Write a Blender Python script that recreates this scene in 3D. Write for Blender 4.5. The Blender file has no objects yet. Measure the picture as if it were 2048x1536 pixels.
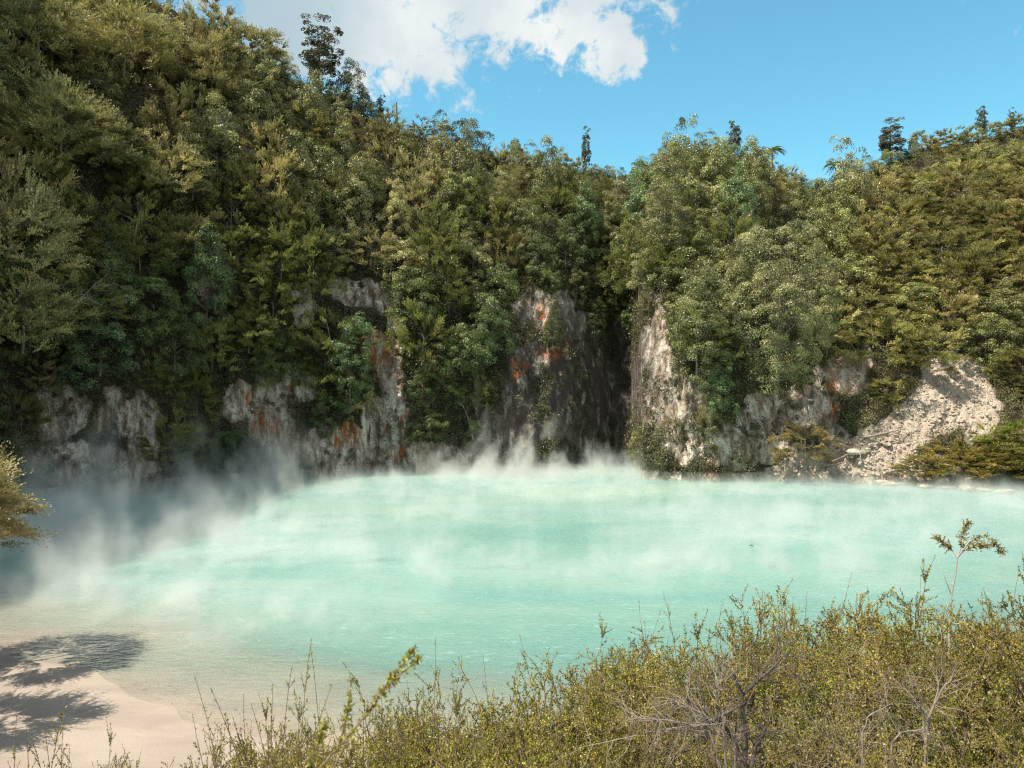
import bpy, math, random
import numpy as np
from mathutils import Vector

# ------------------------------------------------------------------ camera, sky, sun, exposure
SC = bpy.context.scene
COL = SC.collection
FPX = 1577.0                      # focal length in pixels of a 2048 wide frame
EYE = 10.0                        # eye height above the lake
cam_d = bpy.data.cameras.new('camera')
cam_d.sensor_width = 36.0
cam_d.lens = 36.0 * FPX / 2048.0
cam_d.clip_start = 0.1
cam_d.clip_end = 3000.0
cam_d.dof.use_dof = True
cam_d.dof.focus_distance = 30.0
cam_d.dof.aperture_fstop = 9.0
cam = bpy.data.objects.new('camera', cam_d)
cam.location = (0, 0, EYE)
cam.rotation_euler = (math.radians(90), 0, 0)
COL.objects.link(cam)
SC.camera = cam

SUN_EL = math.radians(59)
SUN_AZ = math.atan2(-1.0, -0.48)          # from +Y, clockwise
SUN_DIR = Vector((math.sin(SUN_AZ) * math.cos(SUN_EL), math.cos(SUN_AZ) * math.cos(SUN_EL), math.sin(SUN_EL)))
sun_d = bpy.data.lights.new('sun', 'SUN')
sun_d.energy = 5.0
sun_d.angle = math.radians(0.5)
sun_d.color = (1.0, 0.905, 0.745)
sun = bpy.data.objects.new('sun', sun_d)
sun.rotation_euler = (-SUN_DIR).to_track_quat('-Z', 'Y').to_euler()
sun.location = (-60, -10, 90)
COL.objects.link(sun)

SC.view_settings.view_transform = 'Standard'
SC.view_settings.look = 'None'
SC.view_settings.exposure = 0.75
SC.view_settings.gamma = 1.0
cy = SC.cycles
cy.max_bounces = 6
cy.diffuse_bounces = 3
cy.glossy_bounces = 2
cy.transmission_bounces = 3
cy.transparent_max_bounces = 8
cy.volume_bounces = 2
cy.volume_step_rate = 2.0
cy.volume_max_steps = 256
cy.sample_clamp_indirect = 4.0
cy.denoising_prefilter = 'NONE'
cy.pixel_filter_type = 'BLACKMAN_HARRIS'
cy.filter_width = 1.15
cy.use_adaptive_sampling = True
cy.adaptive_threshold = 0.02


class NT:
    """small node tree writer"""
    def __init__(s, tree):
        s.t = tree; s.n = tree.nodes; s.l = tree.links
    def put(s, sock, v):
        if v is None: return
        if isinstance(v, bpy.types.NodeSocket): s.l.new(v, sock)
        elif isinstance(v, bpy.types.Node): s.l.new(v.outputs[0], sock)
        else: sock.default_value = v
    def node(s, kind, ins=None, **props):
        n = s.n.new(kind)
        for k, v in props.items(): setattr(n, k, v)
        for k, v in (ins or {}).items(): s.put(n.inputs[k], v)
        return n
    def math(s, op, a, b=0.0, c=0.0, clamp=False):
        n = s.node('ShaderNodeMath', {0: a, 1: b, 2: c}, operation=op); n.use_clamp = clamp
        return n.outputs[0]
    def vmath(s, op, a, b=(0, 0, 0), scale=None):
        n = s.node('ShaderNodeVectorMath', {0: a, 1: b}, operation=op)
        if scale is not None: s.put(n.inputs['Scale'], scale)
        return n.outputs['Value'] if op in ('DOT_PRODUCT', 'LENGTH', 'DISTANCE') else n.outputs[0]
    def mixc(s, f, a, b, blend='MIX'):
        n = s.node('ShaderNodeMix', data_type='RGBA', blend_type=blend)
        s.put(n.inputs[0], f); s.put(n.inputs[6], a); s.put(n.inputs[7], b)
        return n.outputs[2]
    def ramp(s, f, stops):
        n = s.node('ShaderNodeValToRGB', {0: f})
        e = n.color_ramp.elements
        while len(e) < len(stops): e.new(0.5)
        for el, (p, c) in zip(e, stops):
            el.position = p; el.color = (*c, 1) if len(c) == 3 else c
        return n.outputs[0]
    def smooth(s, f, a, b, lo=0.0, hi=1.0):
        n = s.node('ShaderNodeMapRange', {0: f, 1: a, 2: b, 3: lo, 4: hi}, interpolation_type='SMOOTHSTEP')
        return n.outputs[0]
    def noise(s, vec, scale, detail=4.0, rough=0.55, dist=0.0):
        n = s.node('ShaderNodeTexNoise', {'Scale': scale, 'Detail': detail, 'Roughness': rough, 'Distortion': dist})
        if vec is not None: s.l.new(vec, n.inputs['Vector'])
        return n.outputs[0]


def px_dir(x, y):
    v = Vector(((x - 1024) / FPX, 1.0, -(y - 768) / FPX)); v.normalize(); return v


def build_world():
    w = bpy.data.worlds.new('World'); SC.world = w
    w.use_nodes = True
    T = NT(w.node_tree); T.n.clear()
    out = T.node('ShaderNodeOutputWorld')
    sky = T.node('ShaderNodeTexSky', sky_type='NISHITA', sun_disc=False)
    sky.sun_elevation = SUN_EL
    sky.sun_rotation = SUN_AZ
    sky.altitude = 400
    sky.air_density = 1.2; sky.dust_density = 0.5; sky.ozone_density = 2.2
    d = T.node('ShaderNodeTexCoord').outputs['Generated']
    # clouds live in sky directions: lobes around fixed directions, edges torn by noise
    lobes = [(560, 40, 150, 1.0), (690, 95, 95, 1.0), (760, 60, 110, 1.0), (650, -80, 230, 1.0), (860, 60, 90, 1.0),
             (885, 118, 38, .9), (775, 150, 42, .8), (1000, -10, 90, .9), (1055, 30, 85, .95), (1115, 60, 70, .95), (1165, 30, 80, .95), (1225, 60, 62, .95),
             (1180, -60, 130, 1.0), (1245, 95, 48, 1.0), (1268, 118, 26, 1.0), (1120, 110, 34, .62), (900, -90, 200, 1.0),
             (866, 192, 26, .5), (845, 165, 16, .45), (1355, 95, 26, .36), (520, -300, 400, 1.0), (1100, -300, 300, 1.0),
             (-900, -900, 500, .9), (3200, -600, 400, .9)]
    extra = [((0, -.35, .94), .60, 1.0), ((-.5, -.8, .35), .55, 1.0), ((.6, -.7, .4), .55, 1.0), ((.8, .0, .6), .40, .9), ((0, -.2, 1), .5, 1.0)]
    n1 = T.noise(d, 13.0, 9.0, 0.66, 0.5)
    n2 = T.noise(T.vmath('ADD', d, (3.1, 1.7, 0.4)), 40.0, 7.0, 0.65, 0.6)
    F = None
    for (x, y, r, a) in lobes:
        c = px_dir(x, y)
        ang = math.atan(r / FPX) * max(0.25, c.y)**1.0 if abs(x) < 2000 else r / FPX
        k = 1.0 / (1 - math.cos(ang)) * 0.7
        dot = T.vmath('DOT_PRODUCT', d, tuple(c))
        g = T.math('EXPONENT', T.math('MULTIPLY', T.math('SUBTRACT', dot, 1.0), k))
        g = T.math('MULTIPLY', g, a)
        F = g if F is None else T.math('MAXIMUM', F, g)
    for (dv, ang, a) in extra:        # unseen cloud banks overhead and behind, added for neutral fill light
        k = 0.7 / (1 - math.cos(ang))
        g = T.math('MULTIPLY', T.math('EXPONENT', T.math('MULTIPLY', T.math('SUBTRACT', T.vmath('DOT_PRODUCT', d, tuple(Vector(dv).normalized())), 1.0), k)), a)
        F = T.math('MAXIMUM', F, g)
    f = T.math('ADD', F, T.math('MULTIPLY', T.math('SUBTRACT', n1, 0.5), 2.0))
    f = T.math('ADD', f, T.math('MULTIPLY', T.math('SUBTRACT', n2, 0.5), 1.3))
    f = T.math('MULTIPLY', f, T.smooth(F, 0.05, 0.22))
    mask = T.smooth(f, 0.36, 0.76)
    thick = T.smooth(f, 0.55, 1.1)
    n3 = T.noise(T.vmath('ADD', d, (7.7, 0.3, 2.4)), 6.5, 5.0, 0.55)
    shade = T.smooth(n3, 0.36, 0.66)
    cc = T.mixc(shade, (3.4, 3.85, 4.0, 1), (4.8, 4.85, 4.7, 1))
    left = T.smooth(T.vmath('DOT_PRODUCT', d, tuple(px_dir(470, 20))), 0.982, 0.9985)
    cc = T.mixc(T.math('MULTIPLY', left, 0.8), cc, (1.9, 2.7, 3.1, 1))
    tint = T.mixc(1.0, sky.outputs[0], (0.61, 1.07, .97, 1), 'MULTIPLY')
    # only what is seen high above the ridge keeps the strong blue, the horizon is paler
    col = T.mixc(T.math('MULTIPLY', mask, 0.97), tint, cc)
    bg = T.node('ShaderNodeBackground', {'Color': col, 'Strength': 0.12})
    T.l.new(bg.outputs[0], out.inputs['Surface'])
build_world()

# ------------------------------------------------------------------ numpy helpers
def hash3(ix, iy, iz, seed):
    with np.errstate(over='ignore'):
        h = (ix.astype(np.uint32) * np.uint32(374761393) + iy.astype(np.uint32) * np.uint32(668265263)
             + iz.astype(np.uint32) * np.uint32(2147483647 - 1640531) + np.uint32(seed * 974711 + 17))
        h = (h ^ (h >> np.uint32(13))) * np.uint32(1274126177)
        h = (h ^ (h >> np.uint32(15))) * np.uint32(2246822519)
        h = h ^ (h >> np.uint32(16))
    return h.astype(np.float64) / 4294967295.0


def vnoise(x, y, z=None, seed=0):
    x = np.asarray(x, float); y = np.asarray(y, float)
    z = np.zeros_like(x) if z is None else np.asarray(z, float)
    x, y, z = np.broadcast_arrays(x, y, z)
    ix, iy, iz = np.floor(x).astype(np.int64), np.floor(y).astype(np.int64), np.floor(z).astype(np.int64)
    fx, fy, fz = x - ix, y - iy, z - iz
    fx, fy, fz = [f * f * (3 - 2 * f) for f in (fx, fy, fz)]
    r = 0
    for a in (0, 1):
        for b in (0, 1):
            for c in (0, 1):
                w = (fx if a else 1 - fx) * (fy if b else 1 - fy) * (fz if c else 1 - fz)
                r = r + w * hash3(ix + a, iy + b, iz + c, seed)
    return r


def fbm(x, y, z=None, oct=4, seed=0, gain=0.5):
    t = 0; a = 1; s = 0
    for o in range(oct):
        zz = None if z is None else z * 2.03**o
        t = t + a * (vnoise(x * 2.03**o, y * 2.03**o, zz, seed + o * 7) - 0.5); s += a; a *= gain
    return t / s * 2            # about -1..1


def ss(x, a, b):
    t = np.clip((x - a) / (b - a), 0, 1); return t * t * (3 - 2 * t)


def mesh_np(name, verts, faces, mats, attrs=None, smooth=False, fmat=None):
    """faces: (M,4) or (M,3) int array, or list of such arrays"""
    me = bpy.data.meshes.new(name)
    if not isinstance(faces, (list, tuple)): faces = [faces]
    faces = [f for f in faces if len(f)]
    nv = len(verts)
    me.vertices.add(nv); me.vertices.foreach_set('co', np.ascontiguousarray(verts, np.float32).ravel())
    loops = np.concatenate([f.ravel() for f in faces]).astype(np.int32)
    tot = np.concatenate([np.full(len(f), f.shape[1], np.int32) for f in faces])
    start = np.concatenate([[0], np.cumsum(tot)[:-1]]).astype(np.int32)
    me.loops.add(len(loops)); me.loops.foreach_set('vertex_index', loops)
    me.polygons.add(len(tot)); me.polygons.foreach_set('loop_start', start); me.polygons.foreach_set('loop_total', tot)
    if fmat is not None: me.polygons.foreach_set('material_index', np.asarray(fmat, np.int32))
    if smooth: me.polygons.foreach_set('use_smooth', np.ones(len(tot), bool))
    for k, v in (attrs or {}).items():
        a = me.attributes.new(k, 'FLOAT', 'POINT'); a.data.foreach_set('value', np.ascontiguousarray(v, np.float32))
    for m in (mats if isinstance(mats, (list, tuple)) else [mats]): me.materials.append(m)
    me.update(calc_edges=True)
    me.validate()
    return me


def link(name, me, parent=None, loc=None):
    o = bpy.data.objects.new(name, me); COL.objects.link(o)
    if parent: o.parent = parent
    if loc is not None: o.location = loc
    return o


def tag(o, label=None, cat=None, group=None, kind=None):
    if label: o['label'] = label
    if cat: o['category'] = cat
    if group: o['group'] = group
    if kind: o['kind'] = kind
    return o


def thing(name, label, cat, loc=(0, 0, 0), rz=0, group=None):
    o = bpy.data.objects.new(name, None); COL.objects.link(o)
    o.empty_display_size = 0.3
    o.location = loc; o.rotation_euler = (0, 0, rz)
    return tag(o, label, cat, group)


def norm(v):
    return v / np.maximum(np.linalg.norm(v, axis=-1, keepdims=True), 1e-9)


def leaf_quads(c, d, n, L, W):
    """diamond leaves: c root, d direction, n facing normal, L length, W width -> verts, faces"""
    d = norm(d); s = norm(np.cross(d, n))
    n2 = np.cross(s, d)
    L = np.asarray(L).reshape(-1, 1) * np.ones((len(c), 1)); W = np.asarray(W).reshape(-1, 1) * np.ones((len(c), 1))
    mid = c + d * L * 0.48 + n2 * L * 0.05
    v = np.stack([c, mid + s * W * .5, c + d * L, mid - s * W * .5], 1).reshape(-1, 3)
    f = np.arange(len(c) * 4).reshape(-1, 4)
    return v, f


def tube(pts, radii, sides=5):
    pts = np.asarray(pts, float); n = len(pts)
    radii = np.asarray(radii, float) * np.ones(n)
    t = norm(np.gradient(pts, axis=0))
    ref = np.array([0.31, 0.95, 0.02]) if abs(t[0][2]) > 0.7 else np.array([0, 0, 1.0])
    a = norm(np.cross(t, ref)); b = np.cross(t, a)
    ang = np.linspace(0, 2 * math.pi, sides, endpoint=False)
    v = pts[:, None, :] + radii[:, None, None] * (a[:, None, :] * np.cos(ang)[None, :, None] + b[:, None, :] * np.sin(ang)[None, :, None])
    v = v.reshape(-1, 3)
    i = np.arange(n - 1)[:, None] * sides; j = np.arange(sides)[None, :]; j2 = (j + 1) % sides
    f = np.stack([i + j, i + j2, i + sides + j2, i + sides + j], -1).reshape(-1, 4)
    return v, f


class Acc:
    def __init__(s): s.v = []; s.f = []; s.t = []; s.n = 0
    def add(s, v, f, tone=0.5):
        s.v.append(v); s.f.append(f + s.n); s.n += len(v)
        s.t.append(np.broadcast_to(np.asarray(tone, float), (len(v),)).copy())
    def mesh(s, name, mat, smooth=False):
        return mesh_np(name, np.concatenate(s.v), np.concatenate(s.f), mat, {'tone': np.concatenate(s.t)}, smooth)


# ------------------------------------------------------------------ materials
def material(name):
    m = bpy.data.materials.new(name); m.use_nodes = True
    T = NT(m.node_tree); T.n.clear()
    return m, T, T.node('ShaderNodeOutputMaterial')


def leaf_mat(name, dark, light, trans=0.28, rough=0.38, objcol=True, spec=0.55):
    m, T, out = material(name)
    tone = T.node('ShaderNodeAttribute', attribute_name='tone').outputs['Fac']
    pos = T.node('ShaderNodeNewGeometry').outputs['Position']
    nz = T.noise(pos, 0.35, 3.0, 0.6)
    f = T.math('ADD', tone, T.math('MULTIPLY', T.math('SUBTRACT', nz, 0.5), 0.7), clamp=True)
    c = T.mixc(f, (*dark, 1), (*light, 1))
    if objcol:
        oc = T.node('ShaderNodeObjectInfo').outputs['Color']
        c = T.mixc(1.0, c, oc, 'MULTIPLY')
    p = T.node('ShaderNodeBsdfPrincipled', {'Base Color': c, 'Roughness': rough, 'Specular IOR Level': spec})
    t = T.node('ShaderNodeBsdfTranslucent', {'Color': T.mixc(0.22, c, (0.30, 0.36, 0.10, 1))})
    mx = T.node('ShaderNodeMixShader', {0: trans, 1: p.outputs[0], 2: t.outputs[0]})
    T.l.new(mx.outputs[0], out.inputs[0])
    return m


def bark_mat(name, a, b):
    m, T, out = material(name)
    g = T.node('ShaderNodeTexCoord').outputs['Object']
    n = T.noise(T.vmath('MULTIPLY', g, (6, 6, 1.5)), 3.0, 5.0)
    c = T.mixc(n, (*a, 1), (*b, 1))
    bump = T.node('ShaderNodeBump', {'Height': n, 'Strength': 0.5, 'Distance': 0.02})
    p = T.node('ShaderNodeBsdfPrincipled', {'Base Color': c, 'Roughness': 0.85, 'Normal': bump.outputs[0]})
    T.l.new(p.outputs[0], out.inputs[0])
    return m

M_BROAD = leaf_mat('broad leaves', (0.034, 0.040, 0.014), (0.410, 0.400, 0.185), 0.24)
M_FEATH = leaf_mat('feathery leaves', (0.042, 0.044, 0.014), (0.500, 0.465, 0.245), 0.30)
M_DARK = leaf_mat('dark conifer leaves', (0.035, 0.038, 0.022), (0.17, 0.16, 0.10), 0.15)
M_FERN = leaf_mat('fern fronds', (0.07, 0.11, 0.03), (0.20, 0.24, 0.08), 0.3)
M_UNDER = leaf_mat('undergrowth leaves', (0.030, 0.033, 0.012), (0.255, 0.240, 0.110), 0.22, objcol=False)
M_SHRUB = leaf_mat('shrub leaves', (0.080, 0.082, 0.013), (0.43, 0.385, 0.062), 0.30, 0.45)
M_BARK = bark_mat('grey brown bark', (0.10, 0.075, 0.055), (0.25, 0.21, 0.17))
M_PALEBARK = bark_mat('pale dead wood', (0.26, 0.22, 0.18), (0.52, 0.47, 0.41))
M_GREYTWIG = bark_mat('grey brown dead twigs', (0.13, 0.10, 0.08), (0.34, 0.29, 0.24))
M_TWIG = bark_mat('brown twigs', (0.12, 0.075, 0.045), (0.30, 0.21, 0.14))
M_DARKBARK = bark_mat('dark bark', (0.035, 0.028, 0.022), (0.12, 0.10, 0.085))


def rock_mat():
    m, T, out = material('volcanic rock and soil')
    pos = T.node('ShaderNodeNewGeometry').outputs['Position']
    rock = T.node('ShaderNodeAttribute', attribute_name='rock').outputs['Fac']
    stain = T.node('ShaderNodeAttribute', attribute_name='stain').outputs['Fac']
    scree = T.node('ShaderNodeAttribute', attribute_name='scree').outputs['Fac']
    painted_shade = T.node('ShaderNodeAttribute', attribute_name='recess_shade').outputs['Fac']
    streak = T.noise(T.vmath('MULTIPLY', pos, (1.0, 1.0, 0.33)), 1.1, 8.0, 0.68, 0.4)
    fine = T.noise(pos, 4.5, 8.0, 0.72, 0.3)
    big = T.noise(pos, 0.22, 4.0, 0.6)
    c = T.ramp(streak, [(0.30, (0.055, 0.040, 0.030)), (0.42, (0.22, 0.165, 0.12)), (0.50, (0.44, 0.38, 0.315)), (0.60, (0.70, 0.63, 0.55))])
    c = T.mixc(T.smooth(fine, 0.50, 0.38, 0.0, 0.6), c, (0.050, 0.036, 0.026, 1))
    c = T.mixc(T.smooth(big, 0.45, 0.65, 0.0, 0.30), c, (0.30, 0.20, 0.14, 1))
    c = T.mixc(T.math('MULTIPLY', painted_shade, T.smooth(streak, .66, .52, .45, .93)), c, T.mixc(fine, (0.012, 0.009, 0.008, 1), (0.13, 0.105, 0.095, 1)))  # darkens the recess rock, standing in for the shade there
    drip = T.noise(T.vmath('MULTIPLY', pos, (2.4, 2.4, .30)), 1.0, 5.0, .6, .3)
    sm = T.math('MULTIPLY', T.math('MULTIPLY', stain, T.smooth(drip, .40, .56, 0, 1.0)), T.smooth(T.math('ADD', fine, T.math('MULTIPLY', stain, .12)), 0.42, 0.54), clamp=True)
    c = T.mixc(sm, c, T.mixc(streak, (0.20, 0.048, 0.014, 1), (0.50, 0.17, 0.055, 1)))
    s = T.mixc(fine, (0.25, 0.20, 0.155, 1), (0.60, 0.515, 0.43, 1))
    c = T.mixc(scree, c, s)
    soil = T.mixc(fine, (0.020, 0.018, 0.010, 1), (0.085, 0.070, 0.040, 1))
    rm = T.smooth(T.math('ADD', rock, T.math('MULTIPLY', T.math('SUBTRACT', fine, 0.5), 0.9)), 0.35, 0.60)
    c = T.mixc(rm, soil, c)
    h = T.math('ADD', T.math('MULTIPLY', fine, 0.5), streak)
    bump = T.node('ShaderNodeBump', {'Height': h, 'Strength': 0.9, 'Distance': 0.35})
    p = T.node('ShaderNodeBsdfPrincipled', {'Base Color': c, 'Roughness': 0.92, 'Normal': bump.outputs[0], 'Specular IOR Level': 0.2})
    T.l.new(p.outputs[0], out.inputs[0])
    return m
M_ROCK = rock_mat()


def pale_rock_mat():
    m, T, out = material('pale boulder rock')
    pos = T.node('ShaderNodeNewGeometry').outputs['Position']
    n = T.noise(pos, 1.6, 8.0, 0.65, 0.4); f = T.noise(pos, 9.0, 6.0, 0.7)
    c = T.ramp(n, [(0.3, (0.14, 0.105, 0.08)), (0.48, (0.40, 0.335, 0.275)), (0.62, (0.62, 0.545, 0.465))])
    c = T.mixc(T.smooth(f, 0.5, 0.36, 0, .6), c, (0.09, 0.07, 0.055, 1))
    bump = T.node('ShaderNodeBump', {'Height': T.math('ADD', n, T.math('MULTIPLY', f, .4)), 'Strength': 0.8, 'Distance': 0.15})
    p = T.node('ShaderNodeBsdfPrincipled', {'Base Color': c, 'Roughness': 0.9, 'Normal': bump.outputs[0], 'Specular IOR Level': 0.2})
    T.l.new(p.outputs[0], out.inputs[0])
    return m
M_BOULDER = pale_rock_mat()


def ground_mat():
    m, T, out = material('silt shore and bank soil')
    pos = T.node('ShaderNodeNewGeometry').outputs['Position']
    z = T.node('ShaderNodeSeparateXYZ', {0: pos}).outputs[2]
    a = T.noise(T.vmath('MULTIPLY', pos, (0.35, 1.0, 1.0)), 0.9, 5.0, 0.6, 0.4)
    b = T.noise(pos, 14.0, 6.0, 0.65)
    sand = T.mixc(T.smooth(a, 0.3, 0.7), (0.27, 0.222, 0.188, 1), (0.34, 0.288, 0.245, 1))
    sand = T.mixc(T.smooth(b, 0.45, 0.7, 0, .35), sand, (0.26, 0.20, 0.16, 1))
    soil = T.mixc(b, (0.11, 0.085, 0.055, 1), (0.36, 0.30, 0.23, 1))
    c = T.mixc(T.smooth(z, 0.9, 2.4), sand, soil)
    bump = T.node('ShaderNodeBump', {'Height': T.math('ADD', b, a), 'Strength': 0.35, 'Distance': 0.05})
    p = T.node('ShaderNodeBsdfPrincipled', {'Base Color': c, 'Roughness': 0.85, 'Normal': bump.outputs[0]})
    T.l.new(p.outputs[0], out.inputs[0])
    return m
M_GROUND = ground_mat()


def water_mat():
    m, T, out = material('milky turquoise water')
    geo = T.node('ShaderNodeNewGeometry').outputs['Position']
    dep = T.node('ShaderNodeAttribute', attribute_name='depth').outputs['Fac']
    a = T.noise(T.vmath('MULTIPLY', geo, (0.05, 0.11, 1)), 1.0, 4.0, 0.6, 0.6)
    b = T.noise(T.vmath('MULTIPLY', geo, (0.02, 0.05, 1)), 1.3, 3.0, 0.5, 0.8)
    c = T.ramp(a, [(0.30, (0.095, 0.265, 0.245)), (0.48, (0.150, 0.310, 0.282)), (0.62, (0.225, 0.360, 0.322)), (0.75, (0.28, 0.40, 0.37))])
    c = T.mixc(T.smooth(b, 0.42, 0.62, 0, .55), c, (0.155, 0.300, 0.220, 1))
    y = T.node('ShaderNodeSeparateXYZ', {0: geo}).outputs[1]
    c = T.mixc(T.smooth(y, 34, 24, 0, .55), c, (0.090, 0.320, 0.295, 1))
    # ripples: short crests, long in x
    r1 = T.noise(T.vmath('MULTIPLY', geo, (0.9, 2.6, 1)), 1.5, 3.0, 0.6, 0.8)
    r2 = T.noise(T.vmath('MULTIPLY', geo, (0.8, 2.0, 1)), 5.5, 2.0, 0.5, 0.5)
    h = T.math('ADD', T.math('MULTIPLY', r1, 0.88), T.math('MULTIPLY', r2, 0.12))
    bump = T.node('ShaderNodeBump', {'Height': h, 'Strength': 0.55, 'Distance': 0.22})
    c = T.mixc(T.smooth(T.math('ADD', T.math('MULTIPLY', r1, .55), T.math('MULTIPLY', r2, .45)), 0.58, 0.68, 0, .4), c, (0.5, 0.62, 0.56, 1))  # pale flecks on the crests: ripple sparkle painted into the water colour
    p = T.node('ShaderNodeBsdfPrincipled', {'Base Color': c, 'Roughness': 0.16, 'IOR': 1.33, 'Normal': bump.outputs[0], 'Specular IOR Level': 0.5})
    # the silt bed shows through where the milky water is shallow
    gl = T.node('ShaderNodeBsdfGlossy', {'Roughness': 0.12, 'Normal': bump.outputs[0], 'Color': (1, 1, 1, 1)})
    tr = T.node('ShaderNodeBsdfTransparent', {'Color': (0.97, 0.97, 0.95, 1)})
    fr = T.node('ShaderNodeFresnel', {'IOR': 1.33, 'Normal': bump.outputs[0]})
    clear = T.node('ShaderNodeMixShader', {0: fr.outputs[0], 1: tr.outputs[0], 2: gl.outputs[0]})
    caust = T.smooth(r1, 0.54, 0.66)
    dd = T.math('ADD', dep, T.math('MULTIPLY', T.math('SUBTRACT', a, 0.5), 0.10))
    op = T.math('SUBTRACT', 0.985, T.math('EXPONENT', T.math('MULTIPLY', T.math('MAXIMUM', dd, 0.0), -7.5)))
    op = T.math('ADD', op, T.math('MULTIPLY', T.math('MULTIPLY', caust, 0.16), T.smooth(dep, 0.0, 0.05)), clamp=True)
    mx = T.node('ShaderNodeMixShader', {0: op, 1: clear.outputs[0], 2: p.outputs[0]})
    T.l.new(mx.outputs[0], out.inputs[0])
    return m
M_WATER = water_mat()

# ------------------------------------------------------------------ the crater walls
def th(x): return math.degrees(math.atan((x - 1024) / FPX))
# angle from +Y, base radius, crest radius, profile power, skyline row (or None, then crest height)
TAB = [(-110, 35, 60, 1.5, None, 40), (-90, 35, 60, 1.5, None, 38), (-80, 38, 62, 1.5, None, 36), (-72, 42, 64, 1.6, None, 66), (-60, 50, 72, 1.7, None, 76), (-47, 66, 86, 1.8, None, 78), (-40, 74, 95, 1.8, None, 76),  # out-of-frame left crest raised so that its shadow reaches the lake
       (th(-150), 76, 102, 1.8, -200, 0), (th(0), 81, 106, 1.9, -150, 0), (th(200), 82.5, 107, 1.9, -85, 0), (th(330), 84, 107, 1.9, -30, 0), (th(400), 85, 107, 2.0, 12, 0),
       (th(500), 86, 108, 2.0, 75, 0), (th(600), 87, 110, 2.0, 125, 0), (th(700), 88, 111, 1.9, 175, 0), (th(800), 89, 112, 1.9, 222, 0),
       (th(900), 89.5, 112, 1.8, 262, 0), (th(1000), 89.5, 113, 1.8, 282, 0), (th(1100), 90, 114, 1.9, 298, 0), (th(1150), 95, 117, 2.2, 310, 0),
       (th(1225), 103, 120, 2.3, 318, 0), (th(1262), 102, 120, 2.2, 330, 0), (th(1284), 87, 115, 2.2, 312, 0), (th(1340), 85, 113, 2.2, 276, 0), (th(1420), 84, 112, 2.1, 270, 0),
       (th(1500), 84, 112, 2.0, 285, 0), (th(1560), 85, 115, 1.9, 322, 0), (th(1640), 86, 118, 1.7, 345, 0), (th(1710), 87, 120, 1.5, 322, 0),
       (th(1780), 87.5, 124, 1.3, 288, 0), (th(1860), 88, 128, 1.2, 262, 0), (th(1950), 89, 131, 1.15, 242, 0), (th(2048), 90.5, 134, 1.1, 228, 0),
       (th(2250), 91, 136, 1.1, 215, 0), (48, 90, 135, 1.2, None, 52), (65, 80, 125, 1.3, None, 50), (85, 70, 115, 1.3, None, 45), (110, 60, 105, 1.3, None, 42)]
CAN = 2.6
tt = np.array([r[0] for r in TAB]); tb = np.array([r[1] for r in TAB]); tc = np.array([r[2] for r in TAB]); tp = np.array([r[3] for r in TAB])
tH = np.array([(EYE + (768 - r[4]) / FPX * r[2] * math.cos(math.radians(r[0])) - CAN) if r[4] is not None else r[5] for r in TAB])


def wall(theta, t):
    """theta in degrees, t 0..1 from waterline to crest; t<0 under water, t>1 behind the crest"""
    theta = np.asarray(theta, float); t = np.asarray(t, float)
    rb = np.interp(theta, tt, tb); rc = np.interp(theta, tt, tc); p = np.interp(theta, tt, tp); H = np.interp(theta, tt, tH)
    tc_ = np.clip(t, 0, 1)
    z = H * tc_ - 2.0 * np.clip(-t * 20, 0, 1)
    r = rb + (rc - rb) * tc_**p
    over = np.clip(t - 1, 0, None)
    r = r + over * 400; z = z - np.minimum(over * 90, H - 18 + 0 * over) * (over > 0)
    s = theta * 1.5
    amp = (1 - 0.65 * tc_) * (1 - .75 * ss(theta, th(1660), th(1780)) * (1 - ss(tc_, .25, .5)))
    d = 3.4 * fbm(s / 10, z / 48, oct=3, seed=3) * amp + 1.7 * fbm(s / 3.6, z / 13, oct=3, seed=11) * amp
    rid = 1 - np.abs(fbm(s / 2.0 + z * 0.09, z / 5.0, oct=5, seed=23, gain=.6)) * 2
    d = d - 0.75 * rid * (tc_ < 1)
    d = d + 0.22 * fbm(s / 0.5, z / 0.7, oct=3, seed=31) * (tc_ < 1)
    z = z + 0.5 * fbm(s / 3, r / 5, oct=2, seed=41) * (tc_ > 0.03)
    r = r + d
    a = np.radians(theta)
    return np.stack([r * np.sin(a), r * np.cos(a), z], -1)


def proj(P):
    return 1024 + FPX * P[..., 0] / P[..., 1], 768 - FPX * (P[..., 2] - EYE) / P[..., 1]

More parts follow.
